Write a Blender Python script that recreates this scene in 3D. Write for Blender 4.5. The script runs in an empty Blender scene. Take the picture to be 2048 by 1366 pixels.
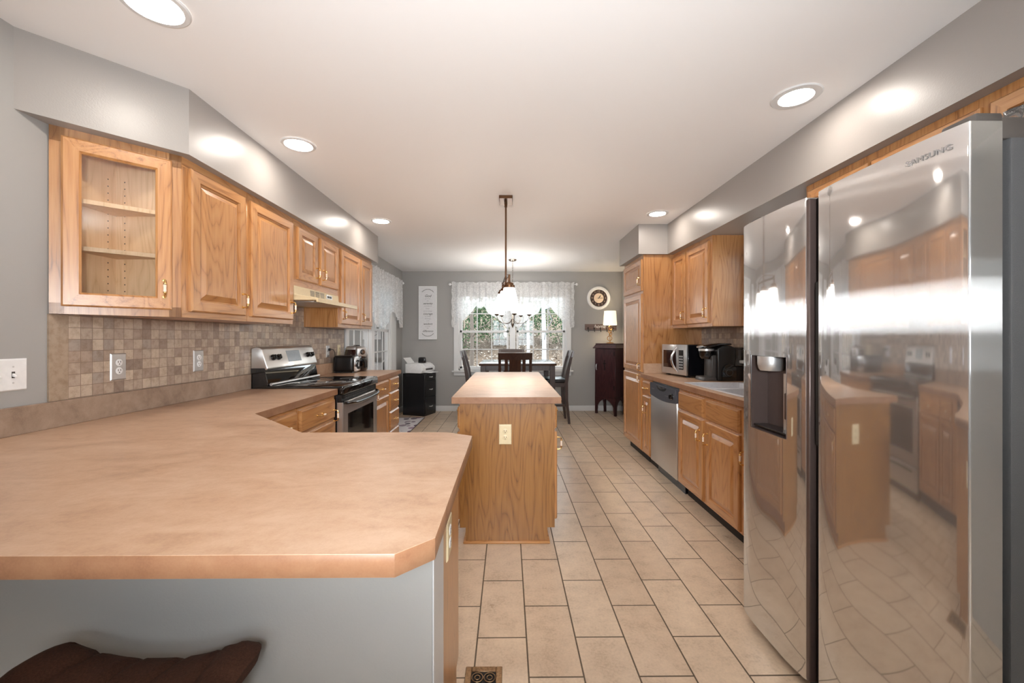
import bpy, bmesh, math, random
from mathutils import Vector, Matrix
R = math.radians
random.seed(7)
SC = bpy.context.scene
COL = SC.collection
# ---------------------------------------------------------------- camera, sky, exposure
cam_data = bpy.data.cameras.new('camera')
cam = bpy.data.objects.new('camera', cam_data); COL.objects.link(cam)
cam.location = (0, 0, 1.277); cam.rotation_euler = (R(90), 0, -0.0098)
cam_data.sensor_width = 36.0; cam_data.lens = 36.0 * 818 / 2048
cam_data.shift_y = -7 / 2048; cam_data.clip_start = 0.02; cam_data.clip_end = 300
SC.camera = cam
SC.view_settings.view_transform = 'Standard'; SC.view_settings.look = 'None'
SC.view_settings.exposure = 1.27; SC.view_settings.gamma = 1.0
SC.view_settings.use_curve_mapping = False
world = bpy.data.worlds.new('overcast_sky'); SC.world = world
world.use_nodes = True
wn = world.node_tree.nodes; wl = world.node_tree.links
bg = wn['Background']
tc = wn.new('ShaderNodeTexCoord'); sep = wn.new('ShaderNodeSeparateXYZ'); ramp = wn.new('ShaderNodeValToRGB')
wl.new(tc.outputs['Generated'], sep.inputs[0]); wl.new(sep.outputs['Z'], ramp.inputs[0]); wl.new(ramp.outputs[0], bg.inputs[0])
ramp.color_ramp.elements[0].color = (0.80, 0.86, 0.92, 1); ramp.color_ramp.elements[0].position = 0.0
ramp.color_ramp.elements[1].color = (0.92, 0.97, 1.0, 1); ramp.color_ramp.elements[1].position = 0.7
bg.inputs['Strength'].default_value = 4.4
CAN_E, PEND_E, CHAND_E, LAMP_E = 36.0, 5.0, 6.0, 0.5
WARM = (1.0, 0.92, 0.83)
def portal(loc, rot, sx, sy):
    d = bpy.data.lights.new('window_portal', 'AREA'); d.shape = 'RECTANGLE'; d.size = sx; d.size_y = sy
    d.cycles.is_portal = True
    o = bpy.data.objects.new('window_portal', d); COL.objects.link(o); o.location = loc; o.rotation_euler = rot
portal((0.07, 7.3, 1.43), (R(-90), 0, 0), 1.9, 1.4)
portal((-2.0, 5.7, 1.45), (0, R(-90), 0), 1.4, 1.9)
portal((2.12, 2.85, 1.6), (0, R(90), 0), 1.0, 1.0)
portal((0.25, -3.62, 1.5), (R(90), 0, 0), 1.9, 1.2)

# added fill spot behind the camera to brighten the ceiling, no lamp there
fd = bpy.data.lights.new('ceiling_fill', 'SPOT'); fd.energy = 126.0; fd.color = (0.93, 0.97, 1.0); fd.spot_size = R(110); fd.spot_blend = 1.0; fd.shadow_soft_size = 0.15
fo = bpy.data.objects.new('ceiling_fill', fd); COL.objects.link(fo); fo.location = (0.0, -0.5, 1.45)
fo.rotation_euler = (Vector((0, 4.0, 2.44)) - Vector(fo.location)).to_track_quat('-Z', 'Y').to_euler()

# ---------------------------------------------------------------- constants of the room
XL, XR, YB, YF, HC = -1.845, 2.0, 7.155, -3.5, 2.44
ZC = 0.915        # worktop height

# ---------------------------------------------------------------- materials
def lin(r, g, b):
    f = lambda v: (v / 255 / 12.92) if v / 255 <= 0.04045 else ((v / 255 + 0.055) / 1.055) ** 2.4
    return (f(r), f(g), f(b), 1.0)
class NT:
    def __init__(self, name):
        self.m = bpy.data.materials.new(name); self.m.use_nodes = True
        self.n = self.m.node_tree.nodes; self.l = self.m.node_tree.links
        self.b = self.n['Principled BSDF']; self.out = self.n['Material Output']
    def new(self, t, **kw):
        x = self.n.new(t)
        for k, v in kw.items(): setattr(x, k, v)
        return x
    def link(self, a, b): self.l.new(a, b)
    def coords(self, scale=(1, 1, 1), loc=(0, 0, 0), rnd=False, rot=(0, 0, 0)):
        t = self.new('ShaderNodeTexCoord'); m = self.new('ShaderNodeMapping')
        m.inputs['Scale'].default_value = scale; m.inputs['Location'].default_value = loc; m.inputs['Rotation'].default_value = rot
        src = t.outputs['Object']
        if rnd:
            oi = self.new('ShaderNodeObjectInfo'); mu = self.new('ShaderNodeVectorMath', operation='MULTIPLY_ADD')
            mu.inputs[1].default_value = (3.1, 4.7, 2.3)
            self.link(oi.outputs['Random'], mu.inputs[0]); self.link(src, mu.inputs[2]); src = mu.outputs[0]
        self.link(src, m.inputs[0]); return m.outputs[0]
    def noise(self, vec, scale=1.0, detail=4.0, rough=0.55, dist=0.0):
        x = self.new('ShaderNodeTexNoise'); x.inputs['Scale'].default_value = scale
        x.inputs['Detail'].default_value = detail; x.inputs['Roughness'].default_value = rough; x.inputs['Distortion'].default_value = dist
        if vec is not None: self.link(vec, x.inputs['Vector'])
        return x.outputs['Fac']
    def ramp(self, fac, stops):
        x = self.new('ShaderNodeValToRGB'); e = x.color_ramp.elements
        while len(e) < len(stops): e.new(0.5)
        for i, (p, c) in enumerate(stops): e[i].position = p; e[i].color = c if len(c) == 4 else (*c, 1)
        self.link(fac, x.inputs[0]); return x.outputs[0]
    def math(self, op, a, b=None, c=None):
        x = self.new('ShaderNodeMath', operation=op)
        for i, v in enumerate((a, b, c)):
            if v is None: continue
            if isinstance(v, (int, float)): x.inputs[i].default_value = v
            else: self.link(v, x.inputs[i])
        return x.outputs[0]
    def mix(self, fac, a, b, mode='MIX'):
        x = self.new('ShaderNodeMix', data_type='RGBA', blend_type=mode)
        for s, v in ((0, fac), (6, a), (7, b)):
            if isinstance(v, (int, float)): x.inputs[s].default_value = v
            elif isinstance(v, tuple): x.inputs[s].default_value = v
            else: self.link(v, x.inputs[s])
        return x.outputs[2]
    def bump(self, h, strength=0.2, dist=0.001):
        x = self.new('ShaderNodeBump'); x.inputs['Strength'].default_value = strength; x.inputs['Distance'].default_value = dist
        self.link(h, x.inputs['Height']); self.link(x.outputs[0], self.b.inputs['Normal'])
    def set(self, **kw):
        for k, v in kw.items():
            s = self.b.inputs[k]
            if isinstance(v, (int, float, tuple)): s.default_value = v
            else: self.link(v, s)
        return self
MAT = {}
def plain(name, rgb, rough=0.5, metal=0.0, spec=0.5, bump=0.0, bscale=300, coat=0.0, var=0.04):
    t = NT(name); c = lin(*rgb)
    v = t.coords(); n = t.noise(v, bscale if bump else 40, 3)
    d = tuple(x * (1 - var) for x in c[:3]) + (1,); u = tuple(min(1, x * (1 + var)) for x in c[:3]) + (1,)
    t.set(**{'Base Color': t.ramp(n, [(0.3, d), (0.7, u)]), 'Roughness': rough, 'Metallic': metal, 'Specular IOR Level': spec, 'Coat Weight': coat})
    if bump: t.bump(n, bump, 0.002)
    MAT[name] = t.m; return t.m
def oak(name, axis, light, mid, dark, rough=0.33, coat=0.75):
    t = NT(name)
    sc = {'x': (0.05, 1, 1), 'y': (1, 0.05, 1), 'z': (1, 1, 0.05)}[axis]
    big = t.coords(tuple(s * 5 if s == 1 else 0.75 for s in sc), rnd=True)
    fine = t.coords(tuple(s * 110 if s == 1 else 4.0 for s in sc), rnd=True)
    pore = t.coords(tuple(s * 420 if s == 1 else 9.0 for s in sc), rnd=True)
    low = t.noise(big, 1.0, 2.0, 0.5, 0.3)
    rings = t.math('FRACT', t.math('MULTIPLY', low, 20.0))
    rings = t.math('ABSOLUTE', t.math('SUBTRACT', rings, 0.5))
    rings = t.math('POWER', t.math('MULTIPLY', rings, 2.0), 0.5)
    f = t.noise(fine, 1.0, 3.0, 0.6)
    p = t.noise(pore, 1.0, 2.0, 0.5)
    mixv = t.math('ADD', t.math('MULTIPLY', rings, 0.26), t.math('ADD', t.math('MULTIPLY', f, 0.48), t.math('MULTIPLY', p, 0.30)))
    col = t.ramp(mixv, [(0.34, dark), (0.50, mid), (0.68, light), (0.9, light)])
    oi = t.new('ShaderNodeObjectInfo')
    tint = t.ramp(oi.outputs['Random'], [(0.0, (0.90, 0.90, 0.90)), (1.0, (1.06, 1.04, 1.0))])
    t.set(**{'Base Color': t.mix(1.0, col, tint, 'MULTIPLY'), 'Roughness': rough, 'Specular IOR Level': 0.5, 'Coat Weight': coat, 'Coat Roughness': 0.30})
    t.bump(mixv, 0.12, 0.0006)
    MAT[name] = t.m
OL, OM, OD = lin(190, 138, 86), lin(178, 122, 70), lin(136, 86, 42)
for a in 'xyz': oak('oak_' + a, a, OL, OM, OD)
oak('oak_panel', 'z', lin(156, 109, 53), lin(142, 94, 42), lin(105, 66, 26))
oak('oak_edge', 'z', lin(169, 103, 48), lin(151, 86, 37), lin(120, 64, 26))
oak('maple_interior', 'z', lin(240, 206, 170), lin(232, 196, 156), lin(216, 176, 134), 0.5, coat=0.12)
oak('dark_wood', 'z', lin(64, 41, 31), lin(51, 31, 24), lin(36, 21, 16), 0.3, coat=0.12)
oak('dark_wood_flat', 'x', lin(71, 53, 44), lin(60, 42, 36), lin(46, 32, 27), 0.22, coat=0.12)
oak('mahogany', 'z', lin(72, 40, 42), lin(56, 29, 33), lin(36, 18, 21), 0.3, coat=0.12)
oak('barn_board', 'x', lin(128, 106, 98), lin(112, 92, 86), lin(86, 70, 66), 0.6, coat=0.12)
# laminate worktop
def laminate(name, c1, c2, c3, rough=0.36):
    t = NT(name); v = t.coords((1, 1, 1))
    a = t.noise(t.coords((2.2, 5.0, 4.0)), 2.2, 6, 0.62, 0.6); b = t.noise(v, 34, 5, 0.65); c = t.noise(v, 240, 2, 0.5)
    m = t.math('ADD', t.math('MULTIPLY', a, 0.62), t.math('ADD', t.math('MULTIPLY', b, 0.28), t.math('MULTIPLY', c, 0.14)))
    t.set(**{'Base Color': t.ramp(m, [(0.36, c3), (0.5, c2), (0.64, c1)]), 'Roughness': rough, 'Specular IOR Level': 0.45})
    t.bump(c, 0.03, 0.0005); MAT[name] = t.m
laminate('laminate', lin(193, 162, 137), lin(182, 148, 121), lin(162, 128, 103))
laminate('laminate_edge_shaded', lin(160, 120, 90), lin(150, 108, 80), lin(130, 90, 66))  # edge strip laminate, with the dimmer light on edge faces darkened in
laminate('laminate_strip', lin(167, 144, 126), lin(153, 130, 112), lin(131, 110, 95))
# paint
def paint(name, rgb, rough, bump=0.12, scale=180):
    t = NT(name); v = t.coords(); n = t.noise(v, scale, 3, 0.6)
    t.set(**{'Base Color': lin(*rgb), 'Roughness': rough, 'Specular IOR Level': 0.5}); t.bump(n, bump, 0.0025); MAT[name] = t.m
paint('wall_paint', (165, 163, 160), 0.42)
paint('soffit_paint', (160, 154, 149), 0.34, 0.16)
paint('ceiling_paint', (247, 246, 246), 0.7, 0.05)
paint('trim_paint', (224, 224, 224), 0.35, 0.02)
paint('white_paint', (207, 207, 208), 0.4, 0.1)
# floor tile
def floor_tile():
    t = NT('floor_tile')
    g = t.new('ShaderNodeNewGeometry'); s = t.new('ShaderNodeSeparateXYZ'); t.link(g.outputs['Position'], s.inputs[0])
    cmb = t.new('ShaderNodeCombineXYZ')
    t.link(t.math('SUBTRACT', s.outputs['Y'], 1.9475), cmb.inputs[0]); t.link(t.math('ADD', s.outputs['X'], 0.130), cmb.inputs[1])
    br = t.new('ShaderNodeTexBrick', offset=0.5, offset_frequency=2, squash=1.0)
    br.inputs['Scale'].default_value = 1.0; br.inputs['Mortar Size'].default_value = 0.0036; br.inputs['Mortar Smooth'].default_value = 0.25
    br.inputs['Brick Width'].default_value = 0.409; br.inputs['Row Height'].default_value = 0.2085; br.inputs['Bias'].default_value = 0.0
    br.inputs['Color1'].default_value = lin(202, 180, 156); br.inputs['Color2'].default_value = lin(212, 192, 168); br.inputs['Mortar'].default_value = lin(96, 82, 66)
    t.link(cmb.outputs[0], br.inputs['Vector'])
    n1 = t.noise(g.outputs['Position'], 9, 6, 0.7); n2 = t.noise(g.outputs['Position'], 90, 3, 0.6)
    m = t.math('ADD', t.math('MULTIPLY', n1, 0.65), t.math('MULTIPLY', n2, 0.35))
    mott = t.ramp(m, [(0.34, (0.72, 0.68, 0.65)), (0.48, (0.95, 0.93, 0.92)), (0.62, (1.07, 1.06, 1.05))])
    t.set(**{'Base Color': t.mix(1.0, br.outputs['Color'], mott, 'MULTIPLY'), 'Specular IOR Level': 0.5})
    t.set(Roughness=t.math('ADD', t.math('MULTIPLY', br.outputs['Fac'], 0.35), t.math('ADD', t.math('MULTIPLY', n1, 0.2), 0.21)))
    h = t.math('SUBTRACT', t.math('MULTIPLY', n2, 0.04), br.outputs['Fac'])
    t.bump(h, 0.5, 0.0015); MAT['floor_tile'] = t.m
floor_tile()
def wall_tile(name, y0, sgn=1.0, border=None):
    t = NT(name)
    g = t.new('ShaderNodeNewGeometry'); s = t.new('ShaderNodeSeparateXYZ'); t.link(g.outputs['Position'], s.inputs[0])
    P = 0.0495
    u = t.math('DIVIDE', t.math('SUBTRACT', s.outputs['Y'], y0), P); v = t.math('DIVIDE', t.math('SUBTRACT', s.outputs['Z'], 1.0235), P)
    c = t.new('ShaderNodeCombineXYZ'); t.link(t.math('FLOOR', u), c.inputs[0]); t.link(t.math('FLOOR', v), c.inputs[1])
    w = t.new('ShaderNodeTexWhiteNoise', noise_dimensions='3D'); t.link(c.outputs[0], w.inputs['Vector'])
    col = t.ramp(w.outputs['Value'], [(0.0, lin(148, 129, 116)), (0.25, lin(172, 152, 136)), (0.5, lin(182, 164, 147)), (0.75, lin(200, 182, 162)), (1.0, lin(156, 143, 134))])
    fu = t.math('ABSOLUTE', t.math('SUBTRACT', t.math('FRACT', u), 0.5)); fv = t.math('ABSOLUTE', t.math('SUBTRACT', t.math('FRACT', v), 0.5))
    gr = t.math('GREATER_THAN', t.math('MAXIMUM', fu, fv), 0.476)
    n = t.noise(g.outputs['Position'], 38, 5, 0.7); mott = t.ramp(n, [(0.3, (0.74, 0.68, 0.62)), (0.55, (1, 1, 1)), (0.75, (1.08, 1.06, 1.03))])
    if border:
        bl = t.math('LESS_THAN', s.outputs['Y'], border)
        col = t.mix(bl, col, lin(168, 148, 128)); gr = t.math('MULTIPLY', gr, t.math('SUBTRACT', 1.0, bl))
    col = t.mix(1.0, col, mott, 'MULTIPLY')
    t.set(**{'Base Color': t.mix(gr, col, lin(132, 112, 96)), 'Roughness': 0.34})
    t.bump(t.math('SUBTRACT', 1.0, gr), 0.4, 0.001); MAT[name] = t.m
wall_tile('splash_tile', 1.727, border=1.727)
wall_tile('splash_tile_right', 4.19)
# metals
def steel(name, rgb, r_soft=0.3, mixf=0.5, aniso=0.9, r_sharp=0.06, veil=0.1):
    t = NT(name)
    a = t.new('ShaderNodeBsdfAnisotropic'); a.inputs['Color'].default_value = lin(*rgb); a.inputs['Roughness'].default_value = r_soft
    a.inputs['Anisotropy'].default_value = aniso; a.inputs['Rotation'].default_value = 0.25
    tg = t.new('ShaderNodeTangent', direction_type='RADIAL', axis='Z'); t.link(tg.outputs[0], a.inputs['Tangent'])
    b = t.new('ShaderNodeBsdfAnisotropic'); b.inputs['Color'].default_value = lin(*rgb); b.inputs['Roughness'].default_value = r_sharp
    b.inputs['Anisotropy'].default_value = 0.0
    v = t.coords((3, 3, 900)); n = t.noise(v, 1.0, 2, 0.5); bp = t.new('ShaderNodeBump'); bp.inputs['Strength'].default_value = 0.02; bp.inputs['Distance'].default_value = 0.0005
    t.link(n, bp.inputs['Height']); t.link(bp.outputs[0], a.inputs['Normal'])
    mx = t.new('ShaderNodeMixShader'); mx.inputs[0].default_value = mixf
    t.link(a.outputs[0], mx.inputs[1]); t.link(b.outputs[0], mx.inputs[2])
    c = t.new('ShaderNodeBsdfAnisotropic'); c.inputs['Color'].default_value = lin(*rgb); c.inputs['Roughness'].default_value = 0.55
    m2 = t.new('ShaderNodeMixShader'); m2.inputs[0].default_value = veil; t.link(mx.outputs[0], m2.inputs[1]); t.link(c.outputs[0], m2.inputs[2])
    t.link(m2.outputs[0], t.out.inputs['Surface']); MAT[name] = t.m
steel('fridge_steel', (222, 221, 221), 0.24, 0.74, 0.97, 0.05, 0.22)
steel('appliance_steel', (212, 210, 208), 0.32, 0.25, 0.6, 0.12, 0.35)
plain('satin_steel', (212, 212, 212), 0.36, 0.8)
plain('sink_steel', (225, 227, 232), 0.42, 0.75)
plain('chrome', (222, 222, 224), 0.1, 1.0)
plain('brass', (240, 204, 138), 0.2, 1.0)
plain('antique_brass', (170, 128, 76), 0.3, 1.0)
plain('bronze', (104, 76, 56), 0.34, 1.0)
plain('nickel', (150, 140, 130), 0.25, 1.0)
plain('porcelain', (238, 216, 196), 0.15, 0, 0.6)
plain('white_plastic', (240, 240, 240), 0.35)
plain('almond_plastic', (226, 208, 170), 0.35)
plain('hood_enamel', (212, 192, 154), 0.28, 0, 0.6)
plain('black_gloss', (12, 11, 12), 0.06, 0, 0.6, coat=0.5)
plain('black_plastic', (20, 18, 18), 0.32)
plain('black_metal', (16, 16, 20), 0.22, 0, 0.6)
plain('void_black', (6, 5, 5), 0.6)
plain('dark_grey', (66, 62, 60), 0.35)
plain('dispenser_grey', (92, 78, 74), 0.3, 0.4)
plain('fridge_side', (82, 82, 83), 0.5, 0.0, 0.5, bump=0.35, bscale=420)
plain('hinge_grey', (84, 78, 74), 0.4)
plain('brown_gloss', (44, 24, 22), 0.12, 0, 0.6, coat=0.5)
plain('display_grey', (150, 158, 164), 0.2)
plain('dishwasher_panel', (78, 80, 88), 0.3)
plain('paper', (232, 232, 234), 0.7)
plain('ink', (58, 58, 60), 0.7)
plain('faint_ink', (176, 176, 178), 0.7)
plain('cream_face', (226, 206, 184), 0.6)
plain('clock_dark', (64, 48, 44), 0.6)
plain('clock_numeral', (190, 170, 150), 0.6)
plain('grey_letter', (160, 158, 156), 0.4, 0.6)
plain('suede', (74, 48, 36), 0.85, 0, 0.2, bump=0.5, bscale=260, var=0.25)
plain('black_leather', (24, 24, 28), 0.35)
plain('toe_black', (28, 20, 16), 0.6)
plain('almond_slot', (60, 44, 36), 0.5)
plain('register_brass', (150, 122, 92), 0.4, 0.8, bump=0.3, bscale=120, var=0.3)
plain('bark', (84, 76, 70), 0.9, 0, 0.2, bump=0.9, bscale=40, var=0.25)
plain('pale_bark', (150, 152, 156), 0.85, 0, 0.2, bump=0.6, bscale=40, var=0.18)
plain('soil', (88, 76, 66), 0.95, 0, 0.1, bump=0.8, bscale=30, var=0.3)
plain('siding_grey', (140, 144, 146), 0.7)
def leaf(name, c1, c2, tr=0.4):
    t = NT(name); oi = t.new('ShaderNodeNewGeometry')
    col = t.ramp(oi.outputs['Random Per Island'], [(0.0, lin(*c1)), (1.0, lin(*c2))])
    d = t.new('ShaderNodeBsdfDiffuse'); tl = t.new('ShaderNodeBsdfTranslucent'); mx = t.new('ShaderNodeMixShader'); mx.inputs[0].default_value = tr
    t.link(col, d.inputs[0]); t.link(col, tl.inputs[0]); t.link(d.outputs[0], mx.inputs[1]); t.link(tl.outputs[0], mx.inputs[2]); t.link(mx.outputs[0], t.out.inputs[0]); MAT[name] = t.m
leaf('evergreen', (32, 58, 43), (90, 112, 80)); leaf('dry_leaf', (66, 54, 47), (178, 168, 158), 0.2)
def glass(name, tint=(1, 1, 1, 1), f0=0.06):
    t = NT(name); tr = t.new('ShaderNodeBsdfTransparent'); tr.inputs[0].default_value = tint
    gl = t.new('ShaderNodeBsdfGlossy'); gl.inputs['Roughness'].default_value = 0.01
    fr = t.new('ShaderNodeLayerWeight'); fr.inputs['Blend'].default_value = 0.25
    f = t.math('MULTIPLY_ADD', fr.outputs['Fresnel'], 0.9, f0 * 0.3)
    mx = t.new('ShaderNodeMixShader'); t.link(f, mx.inputs[0]); t.link(tr.outputs[0], mx.inputs[1]); t.link(gl.outputs[0], mx.inputs[2]); t.link(mx.outputs[0], t.out.inputs[0]); MAT[name] = t.m
glass('window_glass', (0.96, 0.98, 0.98, 1)); glass('clear_plastic', (0.86, 0.84, 0.82, 1), 0.3); glass('cabinet_glass', (0.97, 0.97, 0.96, 1))
glass('insect_screen', (0.40, 0.44, 0.46, 1))
def emit(name, rgb, s, soft=0.0):
    t = NT(name); t.set(**{'Base Color': (0.9, 0.9, 0.88, 1), 'Emission Color': (*rgb, 1), 'Emission Strength': s, 'Roughness': 0.4}); MAT[name] = t.m
emit('can_lens', WARM, CAN_E);  emit('fill_uplight_glow', (1, 0.95, 0.88), 40.0); emit('shade_linen', (1, 0.80, 0.52), LAMP_E)
def glow_glass(name, rgb, s, tr):
    t = NT(name); e = t.new('ShaderNodeEmission'); e.inputs[0].default_value = (*rgb, 1); e.inputs[1].default_value = s
    tp = t.new('ShaderNodeBsdfTransparent'); mx = t.new('ShaderNodeMixShader'); mx.inputs[0].default_value = tr
    t.link(e.outputs[0], mx.inputs[1]); t.link(tp.outputs[0], mx.inputs[2]); t.link(mx.outputs[0], t.out.inputs[0]); MAT[name] = t.m
def lace():
    t = NT('lace'); v = t.coords()
    vo = t.new('ShaderNodeTexVoronoi', feature='F1'); vo.inputs['Scale'].default_value = 40; t.link(v, vo.inputs['Vector'])
    n = t.noise(v, 95, 3, 0.7); big = t.noise(t.coords((1, 1, 1)), 9, 3, 0.6)
    a = t.math('ADD', t.math('MULTIPLY', vo.outputs['Distance'], 0.5), t.math('ADD', t.math('MULTIPLY', n, 0.55), t.math('MULTIPLY', big, 0.35)))
    al = t.ramp(a, [(0.5, (1, 1, 1)), (0.85, (0.74, 0.74, 0.74))])
    d = t.new('ShaderNodeBsdfDiffuse'); d.inputs[0].default_value = (0.93, 0.93, 0.93, 1)
    tl = t.new('ShaderNodeBsdfTranslucent'); tl.inputs[0].default_value = (0.90, 0.91, 0.92, 1)
    m1 = t.new('ShaderNodeMixShader'); m1.inputs[0].default_value = 0.42; t.link(d.outputs[0], m1.inputs[1]); t.link(tl.outputs[0], m1.inputs[2])
    tr = t.new('ShaderNodeBsdfTransparent'); m2 = t.new('ShaderNodeMixShader'); t.link(al, m2.inputs[0]); t.link(tr.outputs[0], m2.inputs[1]); t.link(m1.outputs[0], m2.inputs[2])
    t.link(m2.outputs[0], t.out.inputs[0]); MAT['lace'] = t.m
glow_glass('pendant_glass', (1, 0.94, 0.85), PEND_E, 0.35); glow_glass('chandelier_glass', (1, 0.96, 0.9), CHAND_E, 0.3)
lace()
def rugmat():
    t = NT('rug_pebble'); v = t.coords((9.5, 7.0, 1)); vo = t.new('ShaderNodeTexVoronoi', feature='F1'); vo.inputs['Scale'].default_value = 1.0; t.link(v, vo.inputs['Vector'])
    s = t.new('ShaderNodeSeparateColor'); t.link(vo.outputs['Color'], s.inputs[0])
    c = t.ramp(s.outputs[0], [(0.0, lin(186, 182, 188)), (0.3, lin(100, 70, 92)), (0.5, lin(208, 202, 206)), (0.7, lin(92, 88, 94)), (0.9, lin(160, 140, 156))])
    c = t.mix(t.math('GREATER_THAN', vo.outputs['Distance'], 0.47), c, lin(206, 202, 204))
    t.set(**{'Base Color': c, 'Roughness': 0.95, 'Specular IOR Level': 0.1}); t.bump(t.noise(t.coords(), 500, 2), 0.4, 0.002); MAT['rug_pebble'] = t.m
rugmat()

# ---------------------------------------------------------------- mesh helpers
class MB:
    def __init__(self): self.bm = bmesh.new(); self.mi = 0
    def _add(self, t):
        off = {}
        for v in t.verts: off[v] = self.bm.verts.new(v.co)
        for f in t.faces:
            try:
                nf = self.bm.faces.new([off[v] for v in f.verts]); nf.material_index = self.mi
            except ValueError: pass
        t.free(); return self
    def box(self, x0, x1, y0, y1, z0, z1, b=0.0, seg=2, mat=None):
        t = bmesh.new(); bmesh.ops.create_cube(t, size=1.0)
        sx, sy, sz = abs(x1 - x0), abs(y1 - y0), abs(z1 - z0)
        for v in t.verts: v.co = Vector(((x0 + x1) / 2 + v.co.x * sx, (y0 + y1) / 2 + v.co.y * sy, (z0 + z1) / 2 + v.co.z * sz))
        if b > 0:
            b = min(b, sx * 0.45, sy * 0.45, sz * 0.45)
            bmesh.ops.bevel(t, geom=list(t.edges), offset=b, segments=seg, profile=0.5, affect='EDGES')
        if mat is not None:
            for v in t.verts: v.co = mat @ v.co
        return self._add(t)
    def obox(self, O, U, V, N, u, v, n, b=0.0, seg=2):
        m = Matrix((Vector(U), Vector(V), Vector(N))).transposed().to_4x4(); m.translation = Vector(O)
        return self.box(u[0], u[1], v[0], v[1], n[0], n[1], b, seg, m)
    def prism(self, pts, axis, a, b, bev=0.0, seg=2):
        t = bmesh.new(); f = {'x': lambda p, h: (h, p[0], p[1]), 'y': lambda p, h: (p[0], h, p[1]), 'z': lambda p, h: (p[0], p[1], h)}[axis]
        va = [t.verts.new(f(p, a)) for p in pts]; vb = [t.verts.new(f(p, b)) for p in pts]
        t.faces.new(va); t.faces.new(list(reversed(vb)))
        n = len(pts)
        for i in range(n): t.faces.new([va[i], vb[i], vb[(i + 1) % n], va[(i + 1) % n]])
        bmesh.ops.recalc_face_normals(t, faces=list(t.faces))
        if bev: bmesh.ops.bevel(t, geom=list(t.edges), offset=bev, segments=seg, profile=0.5, affect='EDGES')
        return self._add(t)
    def lathe(self, prof, c=(0, 0, 0), axis='z', seg=32, cap=True, arc=None):
        t = bmesh.new(); rings = []
        f = {'z': lambda r, h, a: (c[0] + r * math.cos(a), c[1] + r * math.sin(a), c[2] + h),
             'x': lambda r, h, a: (c[0] + h, c[1] + r * math.cos(a), c[2] + r * math.sin(a)),
             'y': lambda r, h, a: (c[0] + r * math.cos(a), c[1] + h, c[2] + r * math.sin(a))}[axis]
        for r, h in prof: rings.append([t.verts.new(f(max(r, 1e-4), h, 2 * math.pi * k / seg)) for k in range(seg)])
        for i in range(len(rings) - 1):
            for k in range(seg): t.faces.new([rings[i][k], rings[i][(k + 1) % seg], rings[i + 1][(k + 1) % seg], rings[i + 1][k]])
        if cap:
            t.faces.new(list(reversed(rings[0]))); t.faces.new(rings[-1])
        bmesh.ops.recalc_face_normals(t, faces=list(t.faces))
        return self._add(t)
    def cyl(self, p, q, r, r2=None, seg=16):
        return self.tube([p, q], r, seg, r2)
    def tube(self, pts, r, seg=10, r2=None, closed=False):
        t = bmesh.new(); pts = [Vector(p) for p in pts]; n = len(pts); rings = []; up = None
        for i, p in enumerate(pts):
            if closed: d = pts[(i + 1) % n] - pts[i - 1]
            else: d = pts[min(i + 1, n - 1)] - pts[max(i - 1, 0)]
            d.normalize()
            if up is None: up = Vector((0, 0, 1)) if abs(d.z) < 0.9 else Vector((1, 0, 0))
            s = d.cross(up); s.normalize(); up = s.cross(d); up.normalize()
            rr = r if r2 is None else r + (r2 - r) * i / (n - 1)
            if isinstance(r, (list, tuple)): rr = r[i]
            rings.append([t.verts.new(p + (s * math.cos(2 * math.pi * k / seg) + up * math.sin(2 * math.pi * k / seg)) * rr) for k in range(seg)])
        m = n if closed else n - 1
        for i in range(m):
            a, b = rings[i], rings[(i + 1) % n]
            for k in range(seg): t.faces.new([a[k], a[(k + 1) % seg], b[(k + 1) % seg], b[k]])
        if not closed: t.faces.new(list(reversed(rings[0]))); t.faces.new(rings[-1])
        bmesh.ops.recalc_face_normals(t, faces=list(t.faces))
        return self._add(t)
    def bar(self, pts, w, d, side=(1, 0, 0)):
        """rectangular section swept along pts; w along side, d across"""
        t = bmesh.new(); pts = [Vector(p) for p in pts]; n = len(pts); rings = []; s = Vector(side)
        for i, p in enumerate(pts):
            dr = pts[min(i + 1, n - 1)] - pts[max(i - 1, 0)]; dr.normalize(); u = s.cross(dr); u.normalize()
            ww = w[i] if isinstance(w, (list, tuple)) else w; dd = d[i] if isinstance(d, (list, tuple)) else d
            rings.append([t.verts.new(p + s * a * ww / 2 + u * b * dd / 2) for a, b in ((-1, -1), (1, -1), (1, 1), (-1, 1))])
        for i in range(n - 1):
            for k in range(4): t.faces.new([rings[i][k], rings[i][(k + 1) % 4], rings[i + 1][(k + 1) % 4], rings[i + 1][k]])
        t.faces.new(list(reversed(rings[0]))); t.faces.new(rings[-1])
        bmesh.ops.recalc_face_normals(t, faces=list(t.faces))
        return self._add(t)
    def loops(self, O, U, V, N, w, h, loops, rail=None, stile=None, fill=None, seat=True):
        """concentric rectangles: (inset, height) pairs - a raised panel front"""
        O, U, V, N = Vector(O), Vector(U), Vector(V), Vector(N); t = bmesh.new(); rs = []
        for i, z in loops: rs.append([t.verts.new(O + U * a + V * b + N * z) for a, b in ((i, i), (w - i, i), (w - i, h - i), (i, h - i))])
        for a, b in zip(rs, rs[1:]):
            for k in range(4):
                f = t.faces.new([a[k], a[(k + 1) % 4], b[(k + 1) % 4], b[k]]); f.material_index = 1 if k in (0, 2) else 0
        if fill is None: f = t.faces.new(rs[-1])
        if seat: t.faces.new(list(reversed(rs[0])))
        if U.cross(V).dot(N) < 0: bmesh.ops.reverse_faces(t, faces=list(t.faces))
        off = {}
        for v in t.verts: off[v] = self.bm.verts.new(v.co)
        for f in t.faces: self.bm.faces.new([off[v] for v in f.verts]).material_index = f.material_index
        t.free(); return self
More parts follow.
